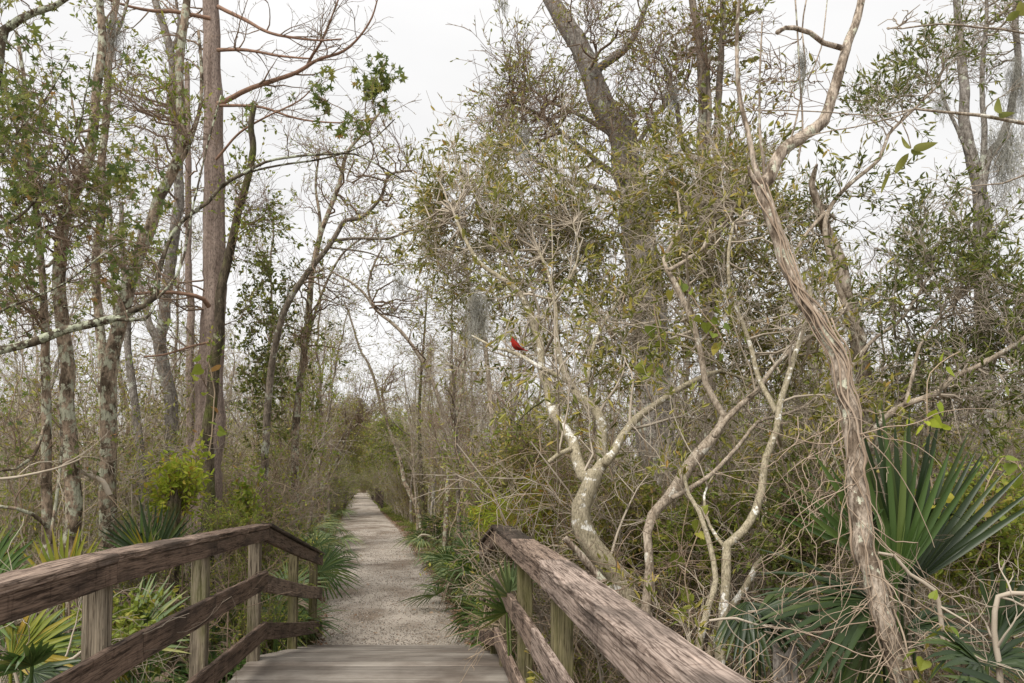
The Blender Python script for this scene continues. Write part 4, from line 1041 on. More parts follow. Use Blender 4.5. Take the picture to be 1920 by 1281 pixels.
tree('tree', 'leafy sweetgum sapling filling the upper left with lobed green leaves', 'tree', [
    lim([(-120, 1200), (-90, 900), (-60, 600), (-30, 330), (0, 90), (19, 50), (62, 25), (103, 12), (130, -5), (180, -60)], (6.0, 6.0), (26, 6), sides=12),
    lim([(-60, 640), (0, 585), (60, 560), (125, 530), (190, 480), (240, 450)], (6, 5.8), (6, 2)),
    lim([(-40, 450), (0, 428), (50, 395), (100, 330), (140, 270), (160, 180), (175, 100)], (6, 6), (7, 2)),
    lim([(-50, 560), (0, 500), (60, 440), (126, 400), (126, 300), (128, 200)], (6, 6.1), (6, 2.5)),
    lim([(-30, 350), (0, 300), (40, 240), (90, 180), (130, 110)], (6, 6), (5, 2)),
    ], 'bark_lichen_dark', regions=[(50, 270, 6.0, 100, 110, .8, 15), (60, 100, 6.2, 90, 80, .6, 6), (70, 430, 6.0, 110, 100, .8, 13), (190, 330, 6.2, 90, 120, .7, 8), (250, 470, 6.4, 100, 90, .7, 8)],
    leaf='leaf_lobed', lsize=.075, lasp=1.0, lkind='lobed', lper=2, k2=5, k3=3, l2=.35, l3=.16, twig='twig_brown', bough_r=.006, spread=.9, droop=.5, tip=.0012)

tree('tree', 'hanging vine spray of dark lobed leaves against the sky above the path', 'vine', [
    lim([(665, 300), (650, 340), (675, 335), (700, 290), (690, 240), (685, 200), (700, 150), (725, 115)], (9.5, 9), (3, 2), sides=5),
    lim([(690, 250), (650, 210), (612, 190), (600, 160)], 9, (2, 1.5), sides=5),
    ], 'twig_brown', regions=[(700, 165, 9, 24, 50, .2, 7), (725, 130, 9, 16, 18, .2, 3), (605, 185, 9, 18, 40, .2, 5), (670, 235, 9, 20, 28, .2, 4), (480, 195, 9, 8, 8, .1, 1)],
    leaf='leaf_lobed', lsize=.095, lasp=1.0, lkind='lobed', lper=2, clump=None, k2=3, k3=2, l2=.14, l3=.08, twig='twig_brown', bough_r=.004, tip=.0018, ground=False)

# ================================================================== palmettos
def frond_geo(g, hub, D, Nn, Ln, nb=22, arc=3.6, droop=.25, wid=.03, cup=.12, split=.35, stiff=1.0):
    """A fan leaf: nb folded blades spreading from hub round direction D in the plane whose normal is Nn."""
    D = norm(np.asarray(D, float)); Nn = norm(Nn - D * np.dot(D, Nn)); S = np.cross(D, Nn)
    a = np.linspace(-arc / 2, arc / 2, nb) + rng.normal(0, .02, nb)
    Lb = Ln * (.72 + .28 * np.cos(a * .8)) * rng.uniform(.9, 1.06, nb)
    t = np.array([0, .12, .35, .6, .82, 1.0]); wp = np.array([.15, .45, 1.0, .85, .5, .03])
    bd = D[None] * np.cos(a)[:, None] + S[None] * np.sin(a)[:, None]
    sd = -D[None] * np.sin(a)[:, None] + S[None] * np.cos(a)[:, None]
    dr = droop * rng.uniform(.5, 1.6, nb)
    C = hub + bd[:, None] * (Lb[:, None, None] * t[None, :, None]) + Nn * (cup * Ln * np.abs(np.sin(a))[:, None] * t[None])[..., None]
    C = C + np.array([0, 0, -1.0]) * (dr[:, None] * Lb[:, None] * t[None] ** 2.3)[..., None]
    brk = rng.random(nb) < .08
    C[brk] += np.array([0, 0, -1.0]) * (Lb[brk][:, None] * np.maximum(0, t[None] - .5) * 1.1)[..., None]
    W = (wid / 2 * wp)[None, :, None] * rng.uniform(.8, 1.15, (nb, 1, 1))
    lft = C - sd[:, None] * W + Nn * W * .55; rgt = C + sd[:, None] * W + Nn * W * .55
    V = np.stack([lft, C, rgt], 2).reshape(nb, -1, 3)
    i = np.arange(18).reshape(6, 3)
    f = np.stack([i[:-1, :-1], i[:-1, 1:], i[1:, 1:], i[1:, :-1]], -1).reshape(-1, 4)
    off = (np.arange(nb) * 18)[:, None, None]
    g.add(V.reshape(-1, 3), (f[None] + off).reshape(-1, 4))

def petiole(g, a, b, r=.006, bend=.1):
    t = np.linspace(0, 1, 8)[:, None]
    C = a + (b - a) * t; C[:, 2] += np.sin(t[:, 0] * math.pi) * bend * np.linalg.norm(b - a)
    tubes(g, C, np.full(8, r), 5)

def palmetto_proto(n, Ln, wid, mat, spread=.9, nb=20, pet=.5, droop=.25, label='', dead=1, group=None):
    root = empty('palmetto', (0, 0, 0), label, 'palmetto', group)
    for k in range(n):
        g = Geo(); az = k * 2.4 + rng.normal(0, .3); el = rng.uniform(.35, 1.35)
        d = np.array([math.cos(az) * math.cos(el), math.sin(az) * math.cos(el), math.sin(el)])
        p = pet * rng.uniform(.6, 1.25); hub = d * p + np.array([0, 0, .05])
        petiole(g, np.array([d[0] * .03, d[1] * .03, 0]), hub, .005)
        Nn = norm(np.array([0, 0, 1.0]) * .8 - d * .5 + rng.normal(0, .25, 3))
        D = norm(d + np.array([0, 0, -.25]))
        isd = k < dead
        frond_geo(g, hub, D, Nn, Ln * rng.uniform(.75, 1.15), nb, rng.uniform(3.0, 4.3), droop * (3 if isd else 1), wid, rng.uniform(.0, .3))
        link('frond', g.mesh('frond'), 'palm_dead' if isd else mat, root)
    return root

def place_list(proto, spots, labels=None, zoff=-.05):
    for i, (x, y, rz, sc) in enumerate(spots):
        z = float(ground_z(x, y)) + zoff
        if i == 0:
            proto.location = (x, y, z); proto.rotation_euler = (0, 0, rz); proto.scale = (sc, sc, sc); o = proto
        else: o = copy_tree(proto, (x, y, z), rz, sc)
        if labels: o['label'] = labels[i]

GP = 'palmettos growing low among the bushes'
LP_ = 'green fan-leaved palmetto growing low among the bushes'
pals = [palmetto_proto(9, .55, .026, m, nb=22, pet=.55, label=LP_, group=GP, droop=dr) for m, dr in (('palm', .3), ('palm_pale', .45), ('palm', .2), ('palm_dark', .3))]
spots = [[] for _ in pals]
def px_ground(x, d): return P3(x, 1100, d)[0], P3(x, 1100, d)[1]
# along the path, left
for (x, d, sc) in ((575, 15.5, 1.25), (600, 18, 1.2), (555, 13, 1.2), (617, 22, 1.1), (540, 16, 1.1), (520, 11.5, 1.1), (560, 20, 1.1), 
                   (500, 9.5, 1.0), (540, 10.2, 1.0), (470, 8.6, 1.0), (440, 9.8, 1)):
    q = px_ground(x - 450 / d, d); spots[1 if rng.random() < .65 else 0].append((q[0], q[1], rng.uniform(0, 6.28), sc * 1.12))
for (x, d, sc, k) in ((845, 21, 1.5, 1), (872, 18.5, 1.4, 1), (838, 24, 1.5, 0), (893, 16, 1.3, 1), (820, 27, 1.4, 0), (572, 25, 1.6, 1), (592, 29, 1.5, 1), (550, 21, 1.6, 1), (530, 17.5, 1.4, 0), (560, 22.5, 1.4, 0), (612, 38, 1.4, 1), (545, 14.5, 1.2, 0)):
    q = px_ground(x, d); spots[k].append((q[0], q[1], rng.uniform(0, 6.28), sc))
# left under and behind the railing
for (x, d, sc) in ((60, 5.2, 1.0), (150, 5.5, 1.0), (240, 6.0, 1.0), (330, 6.8, 1.0), (400, 7.6, 1.0), (300, 5.0, .9), (120, 4.3, .9), (20, 6.6, 1.1), (250, 8, 1.1), (330, 9, 1.1), (-40, 4.8, 1), (380, 6.2, .9), (440, 7.2, .9), (200, 7.4, 1), (120, 8.4, 1.1), (50, 8, 1.1), (285, 9.5, 1.25), (270, 8.6, 1.2), (310, 10.5, 1.3)):
    q = px_ground(x, d); spots[rng.integers(0, 3)].append((q[0], q[1], rng.uniform(0, 6.28), sc))
# right
for (x, d, sc) in ((860, 12.5, 1.15), (890, 13.5, 1.1), (905, 10.5, 1.0), (930, 12, 1.3), (945, 15, 1.4), (880, 17, 1.1), (975, 6.4, .7), (1000, 5.6, .8), (1040, 5.4, .8), (1100, 4.6, .8), (920, 18, 1.4), (1000, 9.5, 1.2), (812, 24, 1)):
    q = px_ground(x + 150 / d, d); spots[1 if rng.random() < .6 else 0].append((q[0], q[1], rng.uniform(0, 6.28), sc * 1.0))
for (x, d, sc) in ((1400, 3.9, .9), (1480, 4.4, 1.0), (1560, 4.0, .9), (1790, 4.1, 1.0), (1880, 4.4, 1.1), (1330, 4.8, .8), (1240, 4.6, .7), (1950, 3.9, 1), (1830, 5.2, 1.1), (1700, 5.4, 1.1), (1540, 5.6, 1.0), (1430, 6.2, 1.1)):
    q = px_ground(x, d); spots[3 if rng.random() < .75 else 0].append((q[0], q[1], rng.uniform(0, 6.28), sc))
# scattered
for _ in range(34):
    y = rng.uniform(9, 34); sd = rng.choice([-1, 1]); x = path_x(y) + sd * (path_hw(y) + 1.5 + rng.gamma(2, 1.6))
    spots[rng.integers(0, 3)].append((float(x), y, rng.uniform(0, 6.28), rng.uniform(.8, 1.35)))
for p_, s_ in zip(pals, spots): place_list(p_, s_)

def big_palm(label, fans, mat='palm_dark', base=None):
    """fans: (hub px, d, tip px, tip d, blades, arc, wid, mat, droop, normal)"""
    b = P3(*base)
    b[2] = float(ground_z(b[0], b[1]))
    root = empty('palmetto', b, label, 'palmetto')
    for (hx, hy, d, tx, ty, td, nb, arc, wid, m_, droop, nrm) in fans:
        g = Geo(); h = P3(hx, hy, d); tp = P3(tx, ty, td); D = tp - h
        petiole(g, b + rng.normal(0, .03, 3), h, .008, .05)
        frond_geo(g, h, D, np.array(nrm, float), np.linalg.norm(D), nb, arc, droop, wid, .12)
        part('frond', g, m_, root)
    return root
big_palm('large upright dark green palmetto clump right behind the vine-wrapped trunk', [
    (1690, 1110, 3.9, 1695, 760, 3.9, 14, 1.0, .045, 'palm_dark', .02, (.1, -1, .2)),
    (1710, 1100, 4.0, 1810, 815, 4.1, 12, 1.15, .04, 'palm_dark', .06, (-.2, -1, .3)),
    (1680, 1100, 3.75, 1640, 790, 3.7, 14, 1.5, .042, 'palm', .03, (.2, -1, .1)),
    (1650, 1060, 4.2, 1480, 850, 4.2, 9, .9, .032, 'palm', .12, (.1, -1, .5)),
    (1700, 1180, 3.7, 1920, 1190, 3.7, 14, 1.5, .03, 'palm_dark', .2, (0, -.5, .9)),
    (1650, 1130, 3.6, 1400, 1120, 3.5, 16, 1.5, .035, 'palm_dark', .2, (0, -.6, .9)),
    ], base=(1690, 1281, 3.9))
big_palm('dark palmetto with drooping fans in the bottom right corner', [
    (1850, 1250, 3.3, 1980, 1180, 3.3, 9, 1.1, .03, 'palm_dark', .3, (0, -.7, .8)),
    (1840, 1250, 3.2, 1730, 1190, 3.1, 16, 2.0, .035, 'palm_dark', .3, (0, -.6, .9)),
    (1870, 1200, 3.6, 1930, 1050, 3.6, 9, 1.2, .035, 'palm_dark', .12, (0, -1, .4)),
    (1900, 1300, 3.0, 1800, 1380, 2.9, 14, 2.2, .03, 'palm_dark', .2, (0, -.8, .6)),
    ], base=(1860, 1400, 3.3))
big_palm('palmetto with drooping dark fans beside the grey broken stump', [
    (1400, 1130, 3.8, 1440, 1230, 3.6, 18, 2.2, .032, 'palm_dark', .25, (0, -.8, .6)),
    (1420, 1150, 3.7, 1560, 1120, 3.6, 16, 1.8, .03, 'palm_dark', .3, (0, -.5, .9)),
    (1640, 1150, 3.7, 1590, 1330, 3.7, 6, .5, .045, 'palm_pale', .05, (.2, -1, .3)),
    (1650, 1140, 3.6, 1500, 1300, 3.6, 5, .35, .045, 'palm', .1, (0, -1, .2)),
    ], base=(1440, 1350, 3.8))
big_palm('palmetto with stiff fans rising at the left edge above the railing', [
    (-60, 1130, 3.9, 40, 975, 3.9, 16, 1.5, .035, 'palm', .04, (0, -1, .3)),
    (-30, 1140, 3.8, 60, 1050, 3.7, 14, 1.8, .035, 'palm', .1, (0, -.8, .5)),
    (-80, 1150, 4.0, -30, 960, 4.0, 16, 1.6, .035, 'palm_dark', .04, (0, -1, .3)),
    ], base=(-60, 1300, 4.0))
big_palm('yellowing palmetto fan standing behind the left railing between two lichen trees', [
    (120, 1120, 5.4, 150, 985, 5.4, 18, 1.8, .034, 'palm_yellow', .03, (0, -1, .2)),
    (130, 1130, 5.5, 80, 1010, 5.4, 14, 1.6, .03, 'palm_dead', .1, (0, -1, .2)),
    (150, 1130, 5.6, 215, 1040, 5.5, 14, 1.4, .03, 'palm', .1, (0, -1, .3)),
    ], base=(130, 1300, 5.5))
big_palm('palmetto fan of green blades seen under the left top rail, with yellow edges', [
    (20, 1240, 3.6, 150, 1150, 3.7, 20, 2.2, .032, 'palm_yellow', .1, (.2, -.8, .5)),
    (40, 1230, 3.6, 180, 1200, 3.7, 18, 1.8, .03, 'palm', .15, (0, -.8, .6)),
    (60, 1250, 3.4, 20, 1190, 3.3, 14, 2.2, .03, 'palm', .2, (0, -.8, .6)),
    (60, 1260, 3.5, 130, 1330, 3.4, 16, 2.2, .03, 'palm_dark', .2, (0, -.8, .6)),
    ], base=(40, 1400, 3.6))
big_palm('pale palmetto fan glowing between the second and third posts of the left railing', [
    (235, 1215, 5.0, 360, 1110, 5.1, 20, 1.6, .03, 'palm_pale', .08, (0, -.8, .6)),
    (245, 1200, 5.1, 330, 1170, 5.0, 16, 2.0, .03, 'palm', .2, (0, -.6, .8)),
    ], base=(230, 1330, 5.2))
big_palm('two dark palmetto fans rising above the left railing by the dead stump', [
    (290, 1060, 8.0, 285, 925, 8.0, 18, 1.8, .036, 'palm_dark', .05, (0, -1, .2)),
    (270, 1050, 8.0, 235, 960, 8.0, 16, 1.8, .036, 'palm', .05, (0, -1, .2)),
    (280, 1050, 7.4, 290, 985, 7.2, 14, 1.8, .034, 'palm_yellow', .1, (0, -1, .3)),
    ], base=(280, 1150, 8.0))
big_palm('upright dark green palmetto fan behind the end of the right railing', [
    (930, 990, 12, 945, 905, 12, 18, 2.0, .05, 'palm_dark', .03, (0, -1, .2)),
    (910, 990, 12, 885, 930, 12, 18, 2.4, .04, 'palm', .1, (0, -1, .3)),
    (925, 1000, 11.5, 975, 940, 11.5, 16, 2.0, .04, 'palm', .1, (0, -1, .3)),
    ], base=(930, 1060, 12))
big_palm('pale palmetto fan poking through the right railing near its far end', [
    (955, 1120, 5.4, 905, 1060, 5.2, 9, 1.2, .02, 'palm_pale', .03, (0, -1, .2)),
    (950, 1150, 5.3, 890, 1130, 5.1, 10, 1.2, .02, 'palm', .03, (0, -1, .2)),
    (955, 1110, 5.6, 985, 1050, 5.6, 12, 1.5, .025, 'palm_pale', .05, (0, -1, .2)),
    ], base=(960, 1250, 5.6))

# ================================================================== background trees and thickets (repeats)
def proto_tree(h, seed_lean, label, group, bark, twig, leaf, nb=16, dens=(8, 6), lper=3, ls=.06, name='slender_tree', forks=1, crown_lo=.3):
    root = empty(name, (0, 0, 0), label, 'tree', group)
    tr = Geo(); tw = Geo(); lf = Geo(); skP = []; skR = []
    n = 22; t = np.linspace(0, 1, n)
    lean = rng.normal(0, seed_lean, 2)
    wob = np.cumsum(rng.normal(0, .045, (n, 2)), 0) * h / 10
    P = np.stack([lean[0] * h * t ** 1.3 + wob[:, 0], lean[1] * h * t ** 1.3 + wob[:, 1], -.3 + h * t], -1)
    R = (.075 * h / 10) * (1 - .82 * t) * (1 + .5 * np.exp(-t * 18)) + .006
    tubes(tr, P, R, 9, .05); skP.append(P); skR.append(R)
    for _ in range(forks):
        C, R2 = kids(P[None, int(n * .25):int(n * .7)], R[None, int(n * .25):int(n * .7)], 1, h * .45, .45, 12, .12, .3, 0, .7, .008)
        tubes(tr, C, R2, 7); skP.append(C[0]); skR.append(R2[0])
    link('trunk', tr.mesh('trunk'), bark, root)
    for Pk, Rk in zip(skP, skR):
        m = len(Pk); a = int(m * (crown_lo if Pk is P else .15))
        C, R1 = kids(Pk[None, a:], Rk[None, a:], nb if Pk is P else nb // 2, h * .17, .95, 8, .2, .35, 0, .5, .004, rmax=.022)
        tubes(tw, C, R1, 4)
        C2, R2 = kids(C, R1, dens[0], h * .07, .8, 6, .25, .12, .15, .6, .003)
        tubes(tw, C2, R2, 3)
        C3, R3 = kids(C2, R2, dens[1], h * .035, .8, 4, .3, .1, .15, .7, .0025)
        tubes(tw, C3, R3, 3)
        if leaf: leaves(lf, C3, lper, ls, .4, .9, 'quad', .3, clump=(1.6, .1))
    link('twigs', tw.mesh('twigs'), twig, root)
    if leaf: link('crown', lf.mesh('crown', False), leaf, root)
    return root

def proto_shrub(h, label, group, twig, leaf, stems=10, dens=(7, 6, 4), lper=3, ls=.05, name='bush', spread=.35, lasp=.38):
    root = empty(name, (0, 0, 0), label, 'bush', group)
    tw = Geo(); lf = Geo()
    n = 10; S = np.zeros((stems, n, 3)); t = np.linspace(0, 1, n)
    a = rng.uniform(0, 6.28, stems); hh = h * rng.uniform(.55, 1.05, stems); sp = rng.uniform(.1, 1, stems) * spread * h
    S[:, :, 0] = np.cos(a)[:, None] * (sp[:, None] * t ** 1.2 + .12); S[:, :, 1] = np.sin(a)[:, None] * (sp[:, None] * t ** 1.2 + .12)
    S[:, :, 2] = hh[:, None] * t - .15; S[:, :, :2] += np.cumsum(rng.normal(0, .05, (stems, n, 2)), 1)
    R = (.014 + .006 * rng.random((stems, 1))) * h / 3 * (1 - .8 * t[None]) + .002
    tubes(tw, S, R, 5)
    C, R1 = kids(S, R, dens[0], h * .3, .7, 8, .22, .15, .12, .6, .0035); tubes(tw, C, R1, 4)
    C2, R2 = kids(C, R1, dens[1], h * .14, .8, 5, .28, .1, .15, .7, .0025); tubes(tw, C2, R2, 3)
    C3, R3 = kids(C2, R2, dens[2], h * .07, .8, 4, .3, .05, .15, .8, .002); tubes(tw, C3, R3, 3)
    link('twigs', tw.mesh('twigs'), twig, root)
    if leaf:
        leaves(lf, C3, lper, ls, lasp, .9, 'quad', .3, clump=(.9, -.45))
        link('foliage', lf.mesh('foliage', False), leaf, root)
    return root

GT = 'slender trees of the wood behind'
LT = 'slender bare-twigged tree in the wood behind, thinly leaved'
ptrees = [proto_tree(rng.uniform(8, 11), .07, LT, GT, b_, t_, l_, nb=nb_, dens=dn_, lper=lp_, forks=f_)
          for b_, t_, l_, nb_, dn_, lp_, f_ in (('bark_grey', 'twig_grey', 'leaf_sparse', 20, (8, 5), 2, 1), ('bark_brown', 'twig_brown', 'leaf_sparse', 16, (8, 5), 2, 1),
                                     ('bark_lichen', 'twig_grey', 'leaf_green', 18, (7, 5), 2, 2), ('bark_grey', 'twig_brown', 'leaf_sparse', 20, (8, 5), 1, 1),
                                     ('bark_pale', 'twig_pale', 'leaf_sparse', 14, (7, 5), 1, 2), ('bark_brown', 'twig_grey', 'leaf_olive', 18, (8, 5), 3, 1))]
GS = 'twiggy bushes of the undergrowth'
LS_ = 'tangled grey-brown bush with scattered small leaves in the undergrowth'
pshrubs = [proto_shrub(h_, LS_, GS, t_, l_, lper=lp_, ls=ls_, spread=sp_) for h_, t_, l_, lp_, ls_, sp_ in
           ((3.6, 'twig_grey', 'leaf_green', 4, .06, .35), (3.0, 'twig_brown', 'leaf_green', 4, .06, .4), (4.4, 'twig_grey', 'leaf_green', 4, .065, .3),
            (2.4, 'twig_tan', 'leaf_green', 4, .05, .5), (3.4, 'twig_brown', 'leaf_olive', 4, .06, .4), (4.8, 'twig_pale', 'leaf_sparse', 4, .065, .3))]

def in_view(x, y, pad=3.0): return abs(x) < y * .66 + pad
def scatter(n, y0, y1, off0, power=1.3, offmax=None):
    pts = []
    while len(pts) < n:
        y = y0 + (y1 - y0) * rng.random() ** power; x = rng.uniform(-1, 1) * (y * .66 + 2.5)
        dx = abs(x - float(path_x(y))) - float(path_hw(y))
        if dx < off0 + (.9 if 44 < y < 63 and off0 < 1 else 0): continue
        if offmax and dx > offmax + 1: continue
        if any((x - a) ** 2 + (y - b) ** 2 < .5 for a, b in pts): continue
        pts.append((x, y))
    return pts
tp = [[] for _ in ptrees]
for x, y in scatter(135, 14, 75, 1.3, 1.1): tp[rng.integers(0, 6)].append((x, y, rng.uniform(0, 6.28), rng.uniform(.75, 1.15)))
for x, y in scatter(34, 22, 85, .7, 1.0, 2.5): tp[rng.integers(0, 6)].append((x, y, rng.uniform(0, 6.28), rng.uniform(.55, .85)))
for x, y in scatter(60, 26, 75, 1.3, 1.0): tp[rng.integers(0, 6)].append((x, y, rng.uniform(0, 6.28), rng.uniform(.7, 1.0)))
for x, d in ((570, 19), (592, 23), (600, 28), (612, 34), (626, 42), (540, 22), (570, 30), (590, 38), (768, 36), (785, 30), (803, 27), (816, 24), (836, 21), (860, 18), (770, 44), (840, 34)):
    q = px_ground(x, d); tp[rng.integers(0, 6)].append((q[0], q[1], rng.uniform(0, 6.28), rng.uniform(.75, .95)))
for p_, s_ in zip(ptrees, tp): place_list(p_, s_)
sp = [[] for _ in pshrubs]
for x, y in scatter(150, 10.5, 60, 1.2, 1.2): sp[rng.integers(0, 6)].append((x, y, rng.uniform(0, 6.28), rng.uniform(.7, 1.2)))
for x, y in scatter(80, 14, 90, 1.0, 1.0, 1.6): sp[rng.integers(0, 6)].append((x, y, rng.uniform(0, 6.28), rng.uniform(.5, .8) + .004 * y))
for x, y in scatter(26, 34, 110, .35, 1.0, 1.3): sp[(0, 2, 5)[rng.integers(0, 3)]].append((x, y, rng.uniform(0, 6.28), rng.uniform(1.0, 1.4)))
for (x, d, sc, k) in ((1080, 8, .9, 3), (1180, 8.5, .9, 1), (1260, 7.5, .8, 4), (1400, 8, 1, 0), (1500, 8.5, 1, 1), (1620, 8, .9, 4), (1720, 7, .8, 0), (1820, 7.5, .9, 4), (1920, 7, .9, 1), (1330, 6.6, .7, 3), (1150, 6.6, .6, 3),
                      (1560, 6.4, .7, 5), (1440, 6.0, .6, 1), (1860, 6, .7, 2), (1030, 9.5, .9, 1), (100, 10, .9, 0), (-20, 9.5, .9, 2), (200, 11.5, 1, 5), (300, 10.5, .8, 0), (430, 11.5, .9, 1), (480, 12.5, 1, 3), (-60, 8.4, .8, 0), (150, 9, .6, 5),
                      (20, 6.4, .5, 3), (440, 9.4, .6, 3), (360, 8.8, .5, 1), (1280, 5.4, .5, 4), (1200, 5.2, .4, 1), (1480, 5, .5, 0), (1780, 5, .55, 1), (1900, 5.4, .6, 3)):
    q = px_ground(x, d); sp[k].append((q[0], q[1], rng.uniform(0, 6.28), sc))
for y in (116, 119, 122, 126):
    for o_x in (-1.4, .2, 1.7): sp[rng.integers(0, 3)].append((float(path_x(y)) + o_x, y, rng.uniform(0, 6.28), 1.1))
for p_, s_ in zip(pshrubs, sp): place_list(p_, s_)

GB = 'bare pale twiggy bushes'
bare = [proto_shrub(3.4, 'bare bush of pale crooked crossing twigs without leaves', GB, t_, None, stems=st_, dens=(5, 5, 3), spread=sp_) for t_, st_, sp_ in (('twig_pale', 7, .4), ('twig_tan', 8, .35), ('twig_grey', 8, .45))]
bs = [[] for _ in bare]
for x, d, sc in ((1150, 7, 1), (1230, 6.6, 1), (1300, 6.2, 1), (1390, 6.0, 1), (1470, 6.2, 1.05), (1540, 5.8, .9), (1640, 6.2, 1), (1740, 6, .9), (1420, 5.2, .8), (1260, 5.4, .75), (1850, 5.8, 1), (1130, 9, 1.2), (1330, 8, 1.3), (1560, 7.6, 1.3),
                 (60, 9.4, 1.1), (170, 9.9, .9), (300, 11.5, 1.1), (430, 12.5, 1.1),  (400, 15, 1.2), (200, 14, 1.2), (80, 13, 1.2)):
    q = px_ground(x, d); bs[rng.integers(0, 3)].append((q[0], q[1], rng.uniform(0, 6.28), sc))
for p_, s_ in zip(bare, bs): place_list(p_, s_)

def far_woods():
    """The wood beyond the countable trees: one mass of trunks, twigs and leaves."""
    tr = Geo(); lf = Geo(); K = 850
    y = rng.uniform(62, 175, K); x = rng.uniform(-1, 1, K) * (y * .68 + 4)
    ok = np.abs(x - path_x(y)) > 2.2; ok |= y > 118
    x, y = x[ok], y[ok]; K = len(x)
    h = rng.uniform(7, 13, K); n = 8; t = np.linspace(0, 1, n)
    P = np.zeros((K, n, 3)); P[:, :, 0] = x[:, None] + np.cumsum(rng.normal(0, .18, (K, n)), 1); P[:, :, 1] = y[:, None] + np.cumsum(rng.normal(0, .18, (K, n)), 1)
    P[:, :, 2] = -1 + h[:, None] * t; R = .09 * (1 - .85 * t)[None] * np.ones((K, 1)) + .01
    tubes(tr, P, R, 4)
    C, R1 = kids(P, R, 12, 2.2, .9, 5, .22, .3, .12, .5, .012); tubes(tr, C, R1, 3)
    C2, R2 = kids(C, R1, 6, .9, .8, 4, .28, .1, .2, .6, .009); tubes(tr, C2, R2, 3)
    leaves(lf, C2, 3, .16, .5, .9, 'quad', .2)
    # low scrub between the trunks
    Q = 1300; y = rng.uniform(60, 150, Q); x = rng.uniform(-1, 1, Q) * (y * .68 + 4); ok = (np.abs(x - path_x(y)) > 1.7) | (y > 112); x, y = x[ok], y[ok]; Q = len(x)
    S = np.zeros((Q, 4, 3)); S[:, :, 0] = x[:, None]; S[:, :, 1] = y[:, None]; S[:, :, 2] = -1 + rng.uniform(1.5, 4, Q)[:, None] * np.linspace(0, 1, 4); S[:, :, :2] += np.cumsum(rng.normal(0, .2, (Q, 4, 2)), 1)
    C, R1 = kids(S, np.full((Q, 4), .02), 10, 1.2, .8, 4, .25, .2, .05, .6, .01); tubes(tr, C, R1, 3)
    leaves(lf, C, 7, .17, .5, .9, 'quad', .1)
    o_ = link('distant_woods', tr.mesh('distant_woods', False), 'twig_grey'); tag(o_, kind='stuff')
    o_ = link('distant_foliage', lf.mesh('distant_foliage', False), 'leaf_sparse'); tag(o_, kind='stuff')
far_woods()

def arch_proto(h, reachx, leaf, twig):
    root = empty('arching_tree', (0, 0, 0), 'small leafy tree arching over the far part of the path', 'tree', 'trees arching over the far path')
    tr = Geo(); tw = Geo(); lf = Geo(); n = 14; t = np.linspace(0, 1, n)
    P = np.stack([reachx * t ** 2, .2 * np.sin(t * 5), -.3 + h * np.sin(t * 1.35) / math.sin(1.35)], -1); R = .07 * (1 - .8 * t) + .008
    tubes(tr, P, R, 8, .05); link('trunk', tr.mesh('trunk'), 'bark_lichen', root)
    v = norm(rng.normal(size=(60, 3))) * rng.random((60, 1)) ** .4
    T = np.array([reachx * .75, 0, h * .86]) + v * np.array([1.7, 1.4, h * .32])
    C, R1 = reach([P], [R], T, 8, .05, .02, .006); tubes(tw, C, R1, 4)
    C2, R2 = kids(C, R1, 8, .6, .8, 5, .28, .1, .2, .6, .004); tubes(tw, C2, R2, 3)
    C3, R3 = kids(C2, R2, 4, .3, .8, 4, .28, 0, .2, .6, .0035); tubes(tw, C3, R3, 3)
    leaves(lf, C3, 4, .12, .45, .9, 'quad', .2, clump=(1.3, -.8))
    link('twigs', tw.mesh('twigs'), twig, root); link('crown', lf.mesh('crown', False), leaf, root)
    return root
archp = [arch_proto(5.2, 1.7, 'leaf_green', 'twig_grey'), arch_proto(6.2, 2.2, 'leaf_sparse', 'twig_brown'), arch_proto(4.6, 1.5, 'leaf_olive', 'twig_grey')]
asp_ = [[] for _ in archp]
for k, y in enumerate((38, 42, 47, 52, 56, 61, 65, 70, 74, 79, 84, 88, 93, 98, 102, 107, 111, 116)):
    sd = -1 if k % 2 else 1; off = float(path_hw(y)) + (1.3 if y < 50 else .7)
    asp_[k % 3].append((float(path_x(y)) + sd * off, y, (math.pi if sd > 0 else 0) + rng.normal(0, .25), rng.uniform(.85, 1.1)))
for p_, s_ in zip(archp, asp_): place_list(p_, s_)

# ================================================================== single things among the trees
def lump(name, C, R, mat, root, sides=16, rough=.06, cap=True):
    g = Geo(); tubes(g, np.array(C), np.array(R), sides, rough, cap); return part(name, g, mat, root)

